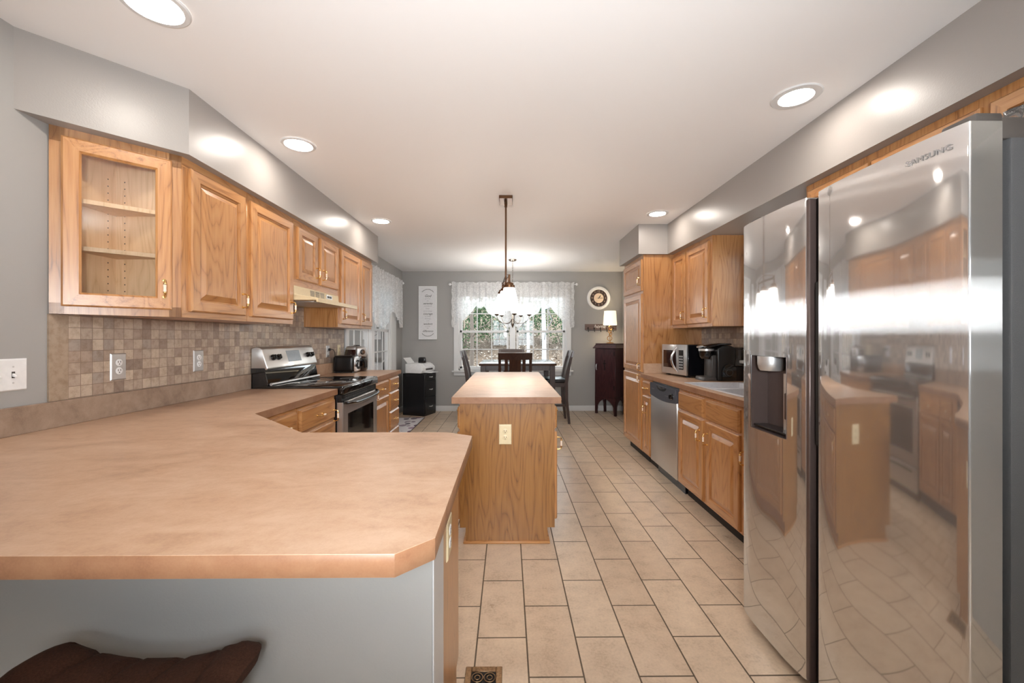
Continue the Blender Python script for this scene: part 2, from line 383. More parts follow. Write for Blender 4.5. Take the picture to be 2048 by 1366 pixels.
    def quad(self, *p):
        f = self.bm.faces.new([self.bm.verts.new(q) for q in p]); f.material_index = self.mi; return self
    def sphere(self, c, r, seg=16, sc=(1, 1, 1)):
        t = bmesh.new(); bmesh.ops.create_uvsphere(t, u_segments=seg, v_segments=max(6, seg // 2), radius=r)
        for v in t.verts: v.co = Vector((c[0] + v.co.x * sc[0], c[1] + v.co.y * sc[1], c[2] + v.co.z * sc[2]))
        return self._add(t)
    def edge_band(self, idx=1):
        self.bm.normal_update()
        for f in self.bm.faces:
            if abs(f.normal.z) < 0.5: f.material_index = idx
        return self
    def build(self, name, mats, parent=None, smooth=True, ang=38, **props):
        me = bpy.data.meshes.new(name)
        root = parent; off = Vector((0, 0, 0))
        while root is not None and root.parent is not None: root = root.parent
        if root is not None: off = root.location
        if off.length > 0: bmesh.ops.translate(self.bm, verts=list(self.bm.verts), vec=-off)
        self.bm.to_mesh(me); self.bm.free()
        for m in (mats if isinstance(mats, (list, tuple)) else [mats]): me.materials.append(MAT[m])
        if smooth:
            me.polygons.foreach_set('use_smooth', [True] * len(me.polygons)); me.set_sharp_from_angle(angle=R(ang))
        o = bpy.data.objects.new(name, me); COL.objects.link(o)
        if parent is not None: o.parent = parent
        for k, v in props.items(): o[k] = v
        return o
def thing(name, label, cat, loc=(0, 0, 0), rz=0.0, group=None):
    o = bpy.data.objects.new(name, None); COL.objects.link(o); o.location = loc; o.rotation_euler = (0, 0, rz); o.empty_display_size = 0.05
    return tag(o, label, cat, group)
def tag(o, label, cat, group=None):
    o['label'] = label; o['category'] = cat
    if group: o['group'] = group
    return o
def struct(o, label=None):
    o['kind'] = 'structure'
    if label: o['label'] = label
    return o
def copy_tree(o, parent=None, label=None):
    c = o.copy(); COL.objects.link(c); c.parent = parent
    if label: c['label'] = label
    for ch in list(o.children): copy_tree(ch, c)
    return c
def text(s, size, mat, parent, O, U, V, N, shear=0.0, name='lettering', ext=0.0006, sx=1.0, mb=None, rot=0.0):
    cu = bpy.data.curves.new('t', 'FONT'); cu.body = s; cu.size = size; cu.align_x = 'CENTER'; cu.align_y = 'CENTER'; cu.shear = shear; cu.extrude = ext
    cu.resolution_u = 3
    ob = bpy.data.objects.new('t', cu); COL.objects.link(ob); bpy.context.view_layer.update()
    me = bpy.data.meshes.new_from_object(ob.evaluated_get(bpy.context.evaluated_depsgraph_get()))
    bpy.data.objects.remove(ob); bpy.data.curves.remove(cu)
    O, U, V, N = Vector(O), Vector(U), Vector(V), Vector(N); m = mb or MB(); t = bmesh.new(); t.from_mesh(me); bpy.data.meshes.remove(me)
    cr, sr = math.cos(rot), math.sin(rot)
    for v in t.verts:
        x, y = v.co.x * sx, v.co.y
        v.co = O + U * (x * cr - y * sr) + V * (x * sr + y * cr) + N * (v.co.z + ext)
    m._add(t)
    return m if mb is not None else m.build(name, mat, parent, smooth=False)
X, Y, Z = Vector((1, 0, 0)), Vector((0, 1, 0)), Vector((0, 0, 1))

# ---------------------------------------------------------------- the room shell
T = 0.12
def wall_with_holes(name, axis, at, thick, a0, a1, holes, mat='wall_paint'):
    m = MB()
    def bx(u0, u1, z0, z1):
        if u1 - u0 < 1e-4 or z1 - z0 < 1e-4: return
        if axis == 'x': m.box(min(at, at + thick), max(at, at + thick), u0, u1, z0, z1)
        else: m.box(u0, u1, min(at, at + thick), max(at, at + thick), z0, z1)
    cur = a0
    for (h0, h1, z0, z1) in sorted(holes):
        bx(cur, h0, 0, HC); bx(h0, h1, 0, z0); bx(h0, h1, z1, HC); cur = h1
    bx(cur, a1, 0, HC)
    return struct(m.build(name, mat, smooth=False))
struct(MB().box(XL - T, XR + T, YF - T, YB + T, -0.12, 0.0).build('floor', 'floor_tile', smooth=False))
cans = [(-1.235, 1.44), (-1.259, 2.471), (-1.262, 4.078), (1.387, 1.956), (1.397, 3.807)]
struct(MB().box(XL - T, XR + T, YF - T, YB + T, HC, HC + 0.12).build('ceiling', 'ceiling_paint', smooth=False))
WB = (-0.86, 1.02, 0.72, 2.06)      # back window opening
WL_ = (4.72, 6.42, 0.72, 2.06)      # left window opening (along Y)
WR_ = (2.40, 3.30, 1.10, 2.06)      # window over the sink
WF = (-0.7, 1.2, 0.9, 2.1)          # added window behind the camera, unseen, for daylight fill
wall_with_holes('wall_back', 'y', YB, T, XL - T, XR + T, [WB])
wall_with_holes('wall_left', 'x', XL, -T, YF, YB, [WL_])
wall_with_holes('wall_right', 'x', XR, T, YF, YB, [WR_])
wall_with_holes('wall_front', 'y', YF, -T, XL - T, XR + T, [WF])
# soffits
ZS = 2.134
struct(MB().prism([(XL, 1.545), (-1.49, 1.925), (-1.49, 4.70), (XL, 4.70)], 'z', ZS, HC).build('trim_1', 'soffit_paint', smooth=False), 'painted soffit over the left wall cabinets')
struct(MB().prism([(XR, -0.4), (1.63, -0.4), (1.63, 4.16), (1.333, 4.16), (1.333, 4.875), (XR, 4.875)], 'z', ZS, HC).build('trim_2', 'soffit_paint', smooth=False), 'painted soffit over the right wall cabinets')
# baseboards
def base(name, x0, x1, y0, y1): struct(MB().box(x0, x1, y0, y1, 0, 0.095, 0.006).build(name, 'trim_paint'))
base('baseboard_back', XL, XR, YB - 0.014, YB)
base('baseboard_left', XL, XL + 0.014, 4.66, YB - 0.014)
base('baseboard_right', XR - 0.014, XR, 4.90, YB - 0.014)
# windows -------------------------------------------------------
def sash(m, O, U, N, u0, u1, z0, z1, n, w=0.038, cols=3, rows=2):
    O, U, N = Vector(O), Vector(U), Vector(N)
    def b(a, c, d, e, nn=(n, n + 0.035)): m.obox(O, U, Z, N, (a, c), (d, e), nn, 0.003, 1)
    b(u0, u0 + w, z0, z1); b(u1 - w, u1, z0, z1); b(u0, u1, z0, z0 + w); b(u0, u1, z1 - w, z1)
    for i in range(1, cols): c = u0 + w + (u1 - u0 - 2 * w) * i / cols; b(c - 0.009, c + 0.009, z0, z1, (n + 0.008, n + 0.026))
    for i in range(1, rows): c = z0 + w + (z1 - z0 - 2 * w) * i / rows; b(u0, u1, c - 0.009, c + 0.009, (n + 0.008, n + 0.026))
def double_hung(name, O, U, N, u0, u1, z0, z1, units=2, trim=0.085, stool=True, screen=False):
    """O on the inner wall face, U along the wall, N out of the room"""
    root = struct(bpy.data.objects.new(name, None)); COL.objects.link(root)
    O, U, N = Vector(O), Vector(U), Vector(N)
    fr = MB()
    t = trim
    for a in ((u0 - t, u0), (u1, u1 + t)): fr.obox(O, U, Z, N, a, (z0 - 0.02, z1 + t), (-0.022, 0.0), 0.004, 1)
    fr.obox(O, U, Z, N, (u0 - t, u1 + t), (z1, z1 + t), (-0.022, 0.0), 0.004, 1)
    jd = 0.10
    for a in ((u0, u0 + 0.018), (u1 - 0.018, u1)): fr.obox(O, U, Z, N, a, (z0, z1), (-0.004, jd))
    fr.obox(O, U, Z, N, (u0, u1), (z1 - 0.018, z1), (-0.004, jd)); fr.obox(O, U, Z, N, (u0, u1), (z0, z0 + 0.022), (-0.004, jd))
    mw = 0.10; uw = (u1 - u0 - mw * (units - 1)) / units
    for i in range(1, units):
        a = u0 + uw * i + mw * (i - 1); fr.obox(O, U, Z, N, (a, a + mw), (z0, z1), (-0.018, jd))
    fo = fr.build('window_frame', 'trim_paint', root)
    if stool:
        st = MB().obox(O, U, Z, N, (u0 - t - 0.03, u1 + t + 0.03), (z0 - 0.035, z0 - 0.01), (-0.06, 0.02), 0.005, 2)
        st.obox(O, U, Z, N, (u0 - t, u1 + t), (z0 - 0.10, z0 - 0.035), (-0.02, 0.0), 0.004, 1); st.build('window_sill', 'trim_paint', root)
    for i in range(units):
        a = u0 + (uw + mw) * i + 0.018; b = u0 + uw * (i + 1) + mw * i - 0.018; zm = (z0 + z1) / 2
        for (lo, hi, n) in ((z0 + 0.022, zm + 0.02, 0.02), (zm - 0.02, z1 - 0.018, 0.058)):
            s = MB(); sash(s, O, U, N, a, b, lo, hi, n); so = s.build('sash', 'trim_paint', root)
            g = MB().obox(O, U, Z, N, (a + 0.02, b - 0.02), (lo + 0.02, hi - 0.02), (n + 0.014, n + 0.018)); g.build('pane', 'window_glass', so, smooth=False)
        if screen:
            MB().obox(O, U, Z, N, (a, b), (z0 + 0.02, z1 - 0.02), (0.098, 0.1)).build('insect_screen', 'insect_screen', root, smooth=False)
    return root
double_hung('window_1', (0, YB, 0), X, Y, *WB)
double_hung('window_2', (XL, 0, 0), Y, -X, *WL_, screen=True)
MB().box(XL, XL + 0.02, 6.505, 6.70, 0.62, 2.145, 0.004, 1).build('side_casing', 'trim_paint', bpy.data.objects['window_2'])
double_hung('window_3', (XR, 0, 0), Y, X, *WR_, units=1, screen=False)
double_hung('fill_window', (0, YF, 0), X, -Y, *WF, units=2, stool=False)

# ---------------------------------------------------------------- cabinet hardware and fronts
def handle(parent, C, A, N, L=0.076):
    """brass bail with a porcelain grip, axis A, standing off along N"""
    C, A, N = Vector(C), Vector(A), Vector(N); m = MB(); h = L / 2
    for s in (-1, 1):
        p = C + A * h * s
        m.tube([p, p + N * 0.004], 0.0075, 12)
        m.tube([p, p + N * 0.014, p + N * 0.026 - A * s * 0.003, p + N * 0.030 - A * s * 0.010, p + N * 0.030 - A * s * 0.018], 0.0038, 8)
        m.sphere(p + N * 0.030 - A * s * 0.019, 0.0066, 10)
    m.mi = 1
    q = C + N * 0.030; pts = [q + A * h * k for k in (-0.5, -0.3, 0, 0.3, 0.5)]
    m.tube(pts, [0.0052, 0.0068, 0.0058, 0.0068, 0.0052], 10)
    return m.build('handle', ['brass', 'porcelain'], parent)
RAISED = [(0.0, 0.0), (0.0, 0.014), (0.006, 0.020), (0.052, 0.020), (0.055, 0.008), (0.061, 0.007), (0.088, 0.018), (0.091, 0.019)]
SLAB = [(0.0, 0.0), (0.0, 0.009), (0.010, 0.019), (0.012, 0.0195)]
def raised_door(parent, O, U, N, w, h, hpos=None, hax=Z, name='door', wood='z'):
    """O lower corner on the cabinet face, U along it"""
    rail = 'oak_x' if abs(Vector(U).x) > abs(Vector(U).y) else 'oak_y'
    m = MB().loops(O, U, Z, N, w, h, RAISED); d = m.build(name, ['oak_z', rail], parent, smooth=False)
    if hpos: handle(d, Vector(O) + Vector(U) * hpos[0] + Z * hpos[1] + Vector(N) * 0.02, hax, N)
    return d
def drawer(parent, O, U, N, w, h, pull=True, name='drawer'):
    rail = 'oak_x' if abs(Vector(U).x) > abs(Vector(U).y) else 'oak_y'
    d = MB().loops(O, U, Z, N, w, h, SLAB).build(name, [rail, rail], parent, smooth=False)
    if pull: handle(d, Vector(O) + Vector(U) * w / 2 + Z * h / 2 + Vector(N) * 0.0195, U, N)
    return d
def cab_body(parent, x0, x1, y0, y1, z0, z1, toe=None, mat='oak_z'):
    m = MB()
    if toe is None: m.box(x0, x1, y0, y1, z0, z1, 0.0015, 1)
    else:
        m.box(x0, x1, y0, y1, 0.105, z1, 0.0015, 1)
    return m.build('body', mat, parent)

# ---------------------------------------------------------------- left wall cabinets (faces look towards +X)
UF = -1.54        # face of the wall cabinets
def upper_left(name, label, y0, y1, z0, doors):
    t = thing(name, label, 'wall cabinet', (UF, (y0 + y1) / 2, z0), group='oak wall cabinets')
    cab_body(t, XL, UF, y0, y1, z0, ZS)
    MB().box(UF, UF + 0.0012, y0 + 0.001, y1 - 0.001, z0, z0 + 0.034).build('face_rail', 'oak_y', t, smooth=False)
    MB().box(UF, UF + 0.0012, y0 + 0.001, y1 - 0.001, ZS - 0.045, ZS).build('face_rail', 'oak_y', t, smooth=False)
    for (a, b, d0, d1, hp) in doors: raised_door(t, (UF, a, d0), Y, X, b - a, d1 - d0, hp)
    return t
ZU = 1.375
upper_left('wall_cabinet', 'oak wall cabinet between the glass-door corner cabinet and another single-door one', 1.9445, 2.425, ZU, [(1.985, 2.392, 1.405, 2.094, (0.375, 0.085))])
upper_left('wall_cabinet', 'oak single-door wall cabinet just before the cream range hood', 2.426, 2.940, ZU, [(2.445, 2.918, 1.405, 2.094, (0.44, 0.085))])
upper_left('wall_cabinet', 'short two-door oak wall cabinet directly above the cream range hood', 2.941, 3.712, 1.657, [(2.985, 3.292, 1.705, 2.088, (0.275, 0.085)), (3.345, 3.692, 1.705, 2.088, (0.03, 0.085))])
upper_left('wall_cabinet', 'oak wall cabinet just past the range hood, above the toaster', 3.713, 4.243, ZU, [(3.752, 4.236, 1.405, 2.094, (0.035, 0.085))])
upper_left('wall_cabinet', 'narrow oak wall cabinet at the end by the side window curtain', 4.244, 4.625, ZU, [(4.258, 4.606, 1.405, 2.094, (0.03, 0.085))])
# corner cabinet with a glazed door
def corner_cabinet():
    A = Vector((-1.838, 1.655, 0)); B = Vector((-1.54, 1.9435, 0)); U = (B - A).normalized(); L = (B - A).length; N = Vector((U.y, -U.x, 0))
    if N.x < 0: N = -N
    t = thing('corner_wall_cabinet', 'angled oak corner cabinet with a glass door and empty cream shelves', 'wall cabinet', (-1.72, 1.80, ZU), group='oak wall cabinets')
    m = MB()
    m.obox((A.x, A.y, 0), U, Z, N, (0, 0.042), (ZU, ZS), (-0.02, 0.0)); m.obox((A.x, A.y, 0), U, Z, N, (L - 0.045, L), (ZU, ZS), (-0.02, 0.0))
    m.obox((A.x, A.y, 0), U, Z, N, (0, L), (ZU, ZU + 0.045), (-0.0195, 0.0)); m.obox((A.x, A.y, 0), U, Z, N, (0, L), (ZS - 0.06, ZS), (-0.0195, 0.0))
    m.build('face_frame', 'oak_z', t)
    tri = [(A.x, A.y), (B.x, B.y), (XL, B.y)]
    m = MB().prism([(A.x - 0.004, A.y + 0.012), (B.x - 0.012, B.y - 0.004), (-1.842, B.y - 0.004)], 'z', ZU, ZU + 0.018).build('bottom_panel', 'oak_panel', t, smooth=False)
    m = MB(); m.box(-1.8435, -1.838, 1.672, 1.942, ZU + 0.018, ZS - 0.002); m.box(-1.838, -1.56, 1.9365, 1.942, ZU + 0.018, ZS - 0.002)
    m.prism([(A.x - 0.002, A.y + 0.025), (B.x - 0.025, B.y - 0.002), (-1.838, B.y - 0.006)], 'z', ZS - 0.02, ZS - 0.002)
    m.mi = 1
    for zz in [1.46 + 0.032 * k for k in range(18)]:
        m.box(-1.838, -1.8375, 1.895, 1.900, zz, zz + 0.005); m.box(-1.80, -1.795, 1.936, 1.9365, zz, zz + 0.005)
    m.build('lining', ['maple_interior', 'almond_slot'], t, smooth=False)
    for z in (1.646, 1.846):
        MB().prism([(-1.837, 1.70), (-1.582, 1.9362), (-1.837, 1.9362)], 'z', z, z + 0.018).build('shelf', 'maple_interior', t, smooth=False)
    # door
    O = A + U * (0.08 * L) + Z * 1.407; w = 0.835 * L; h = 0.69
    m = MB().loops(O, U, Z, N, w, h, [(0.0, 0.0), (0.0, 0.014), (0.006, 0.020), (0.050, 0.020), (0.058, 0.012), (0.058, 0.004)], fill=False, seat=False)
    m.loops(O, U, Z, -N, w, h, [(0.0, 0.0), (0.058, 0.0), (0.058, -0.004)], fill=False, seat=False)
    d = m.build('door', ['oak_z', 'oak_x'], t, smooth=False)
    MB().obox(O, U, Z, N, (0.055, w - 0.055), (0.055, h - 0.055), (0.006, 0.010)).build('pane', 'cabinet_glass', d, smooth=False)
    handle(d, O + U * (w - 0.028) + Z * 0.095 + N * 0.02, Z, N)
corner_cabinet()
# range hood
def hood():
    y0, y1 = 2.945, 3.708
    t = thing('range_hood', 'cream under-cabinet range hood above the stove', 'range hood', (-1.6, 3.33, 1.535))
    m = MB().prism([(XL + 0.003, 1.655), (-1.532, 1.655), (-1.528, 1.592), (-1.362, 1.565), (-1.36, 1.535), (-1.375, 1.535), (-1.375, 1.55), (XL + 0.003, 1.55)], 'y', y0, y1, 0.002, 1); m.build('canopy', 'hood_enamel', t)
    MB().box(-1.74, -1.44, 3.05, 3.60, 1.545, 1.5495).build('grease_filter', 'satin_steel', t)
    m = MB()
    for k in range(3):
        for j in range(5): m.box(-1.531, -1.5285, 3.18 + k * 0.085, 3.25 + k * 0.085, 1.603 + j * 0.009, 1.607 + j * 0.009)
    m.build('vent_grille', 'dark_grey', t, smooth=False)
    m = MB().box(-1.531, -1.5265, 3.455, 3.57, 1.605, 1.642, 0.002, 1); p = m.build('switch_panel', 'satin_steel', t)
    m = MB()
    for k in range(2): m.box(-1.5265, -1.523, 3.475 + k * 0.045, 3.505 + k * 0.045, 1.614, 1.632, 0.002, 1)
    m.build('rocker_switch', 'black_plastic', p)
hood()

# ---------------------------------------------------------------- left base cabinets
BF = -1.24
def base_left(name, label, y0, y1, fronts, toe=True):
    t = thing(name, label, 'base cabinet', (BF - 0.3, (y0 + y1) / 2, 0), group='oak base cabinets on the stove side')
    cab_body(t, XL, BF, y0, y1, 0.105, ZC - 0.0405)
    MB().box(BF, BF + 0.0012, y0 + 0.001, y1 - 0.001, 0.84, 0.874).build('face_rail', 'oak_y', t, smooth=False)
    MB().box(BF, BF + 0.0012, y0 + 0.02, y1 - 0.02, 0.69, 0.716).build('face_rail', 'oak_y', t, smooth=False)
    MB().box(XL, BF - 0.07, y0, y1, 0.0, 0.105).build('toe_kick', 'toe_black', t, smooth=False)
    for f in fronts:
        if f[0] == 'drawer': drawer(t, (BF, f[1], f[3]), Y, X, f[2] - f[1], f[4] - f[3])
        else: raised_door(t, (BF, f[1], f[3]), Y, X, f[2] - f[1], f[4] - f[3], f[5])
    return t
base_left('base_cabinet', 'oak corner base cabinet under the inner bend of the worktop', 1.98, 2.405, [('drawer', 2.10, 2.388, 0.712, 0.848), ('door', 2.10, 2.388, 0.125, 0.694, (0.03, 0.61))])
base_left('base_cabinet', 'oak base cabinet between the worktop corner and the stove', 2.406, 2.928, [('drawer', 2.425, 2.908, 0.712, 0.848), ('door', 2.425, 2.908, 0.125, 0.694, (0.452, 0.61))])
base_left('base_cabinet', 'oak base cabinet with one drawer over a door just past the stove', 3.702, 4.235, [('drawer', 3.735, 4.215, 0.712, 0.848), ('door', 3.735, 4.215, 0.125, 0.694, (0.03, 0.61))])
base_left('drawer_cabinet', 'oak four-drawer base cabinet at the far end of the stove run', 4.236, 4.63, [('drawer', 4.262, 4.606, 0.72, 0.85), ('drawer', 4.262, 4.606, 0.52, 0.703), ('drawer', 4.262, 4.606, 0.32, 0.503), ('drawer', 4.262, 4.606, 0.125, 0.303)])

# ---------------------------------------------------------------- worktops
def slab_poly(m, pts, z0=ZC - 0.04, z1=ZC): m.prism(pts, 'z', z0, z1, 0.0008, 1)
t = thing('peninsula_worktop', 'L-shaped tan laminate worktop of the peninsula with cut corners', 'countertop', (-0.9, 1.3, ZC - 0.04))
m = MB(); slab_poly(m, [(XL, 0.687), (-0.19, 0.687), (-0.132, 0.743), (-0.132, 1.515), (-0.235, 1.575), (-0.79, 1.575), (-1.213, 1.972), (-1.213, 2.928), (XL, 2.928)]); m.edge_band().build('top', ['laminate', 'laminate_edge_shaded'], t)
MB().box(XL, XL + 0.02, 0.69, 2.928, ZC, ZC + 0.105, 0.002, 1).build('backsplash_strip', 'laminate_strip', t)
t = thing('worktop', 'short tan laminate worktop with toaster and air fryer past the stove', 'countertop', (-1.5, 4.17, ZC - 0.04))
m = MB(); slab_poly(m, [(XL, 3.702), (-1.213, 3.702), (-1.213, 4.655), (XL, 4.655)]); m.edge_band().build('top', ['laminate', 'laminate_edge_shaded'], t)
MB().box(XL, XL + 0.02, 3.702, 4.60, ZC, ZC + 0.105, 0.002, 1).build('backsplash_strip', 'laminate', t)
tag(MB().box(XL + 0.0006, XL + 0.008, 1.655, 4.60, ZC + 0.106, ZU - 0.001).build('tile_backsplash', 'splash_tile', smooth=False), 'mosaic tile backsplash of small beige squares on the stove wall', 'backsplash')
MB().box(XL + 0.0008, XL + 0.0075, 2.945, 3.70, ZU, 1.545).build('tile_field', 'splash_tile', bpy.data.objects['tile_backsplash'], smooth=False)

# ---------------------------------------------------------------- peninsula
struct(MB().box(XL, -0.187, 1.02, 1.168, 0, ZC - 0.041, 0.003, 1).build('wall_peninsula', 'wall_paint'), 'grey half wall under the peninsula overhang')
struct(MB().box(-0.187, -0.184, 1.018, 1.17, 0, ZC - 0.041).build('trim_3', 'white_paint', smooth=False), 'white painted end of the half wall')
t = thing('peninsula_cabinet', 'oak cabinet under the peninsula with a plain end panel', 'base cabinet', (-0.7, 1.35, 0))
MB().prism([(-1.20, 1.17), (-0.19, 1.17), (-0.19, 1.515), (-1.20, 1.515)], 'z', 0.105, ZC - 0.0405).build('body', 'oak_y', t, smooth=False)
MB().prism([(1.17, 0.0), (1.46, 0.0), (1.46, 0.1), (1.518, 0.1), (1.518, ZC - 0.041), (1.17, ZC - 0.041)], 'x', -0.19, -0.184).build('end_panel', 'oak_z', t, smooth=False)
MB().box(-1.20, -0.195, 1.17, 1.455, 0, 0.105).build('toe_kick', 'oak_panel', t, smooth=False)
MB().box(-0.21, -0.165, 1.44, 1.475, 0, 0.02, 0.004, 1).build('base_molding', 'oak_edge', t)
for k in range(2):
    x0 = -0.67 + k * 0.243
    raised_door(t, (x0 + 0.225, 1.515, 0.125), -X, Y, 0.222, 0.57, (0.03 if k == 0 else 0.19, 0.50)); drawer(t, (x0 + 0.225, 1.515, 0.712), -X, Y, 0.222, 0.136)

# ---------------------------------------------------------------- outlets and switches
def outlet(name, label, O, U, N, w, h, plate, face, steel=False):
    O = Vector(O); t = thing(name, label, 'outlet', O, group='duplex outlets')
    MB().loops(O - Vector(U) * w / 2 - Z * h / 2, U, Z, N, w, h, [(0, 0), (0.0, 0.001), (0.004, 0.005), (0.006, 0.0055)]).build('cover_plate', [plate, plate], t, smooth=False)
    for s in (-1, 1):
        c = O + Z * 0.0195 * s + Vector(N) * 0.0055
        m = MB(); ax = 'x' if abs(Vector(N).x) > 0.5 else 'y'; sg = 1 if (Vector(N).x + Vector(N).y) > 0 else -1
        m.lathe([(0.0165, 0.0), (0.0165, 0.0015 * sg), (0.0155, 0.002 * sg)], c, ax, 20); r = m.build('receptacle', face, t)
        m = MB(); q = c + Vector(N) * 0.0019
        for du in (-0.0062, 0.0062): m.obox(q, U, Z, N, (du - 0.0012, du + 0.0012), (-0.001, 0.008), (0, 0.0006))
        m.obox(q, U, Z, N, (-0.0022, 0.0022), (-0.0095, -0.005), (0, 0.0006)); m.build('slots', 'almond_slot', r, smooth=False)
    return t
SX = XL + 0.008
outlet('wall_outlet', 'steel-plated outlet nearest the wall switch on the tile backsplash', (SX, 1.944, 1.142), Y, X, 0.078, 0.125, 'satin_steel', 'white_plastic')
outlet('wall_outlet', 'steel-plated outlet just before the stove on the tile backsplash', (SX, 2.443, 1.142), Y, X, 0.078, 0.125, 'satin_steel', 'white_plastic')
outlet('wall_outlet', 'outlet with a black plug in it behind the toaster', (SX, 4.185, 1.14), Y, X, 0.075, 0.12, 'satin_steel', 'white_plastic')
outlet('wall_outlet', 'almond outlet beside the side window, behind the air fryer', (SX, 4.46, 1.145), Y, X, 0.07, 0.115, 'almond_plastic', 'almond_plastic')
outlet('island_outlet', 'almond outlet on the end panel of the island', (-0.017, 2.5435, 0.678), X, -Y, 0.078, 0.125, 'almond_plastic', 'almond_plastic')
outlet('end_panel_outlet', 'ivory outlet on the oak end panel of the peninsula', (-0.1838, 1.262, 0.667), Y, X, 0.085, 0.118, 'almond_plastic', 'white_plastic')
def switch_plate():
    O = Vector((XL, 1.515, 1.14)); w, h = 0.14, 0.12
    t = thing('light_switch', 'white double toggle switch on the grey wall at the picture edge', 'light switch', O)
    MB().loops(O - Y * w / 2 - Z * h / 2, Y, Z, X, w, h, [(0, 0), (0, 0.001), (0.004, 0.006), (0.006, 0.0065)]).build('cover_plate', ['white_plastic', 'white_plastic'], t, smooth=False)
    for s in (-1, 1):
        c = O + Y * 0.023 * s + X * 0.0065
        MB().obox(c, Y, Z, X, (-0.005, 0.005), (-0.012, 0.012), (0, 0.001)).build('slot', 'dark_grey', t, smooth=False)
        m = MB().prism([(c.x, c.z + 0.006), (c.x + 0.012, c.z - 0.004), (c.x + 0.011, c.z - 0.010), (c.x, c.z - 0.006)], 'y', c.y - 0.004, c.y + 0.004, 0.001, 1); m.build('toggle', 'white_plastic', t)
        for dz in (0.03, -0.03): MB().lathe([(0.003, 0), (0.003, 0.001)], c + Z * dz, 'x', 10).build('screw', 'satin_steel', t)
switch_plate()
# power cord from the outlet behind the toaster
m = MB(); m.box(SX + 0.007, SX + 0.03, 4.172, 4.198, 1.145, 1.172, 0.004, 1)
m.tube([(SX + 0.03, 4.185, 1.16), (SX + 0.05, 4.20, 1.158), (SX + 0.06, 4.215, 1.13), (SX + 0.058, 4.225, 1.06), (SX + 0.05, 4.228, 0.99), (SX + 0.045, 4.225, 0.94), (SX + 0.05, 4.23, 0.921), (SX + 0.09, 4.242, 0.92)], 0.0035, 8)
tag(m.build('power_cord', 'black_plastic'), 'black power cord hanging from the outlet down to the toaster', 'cord')

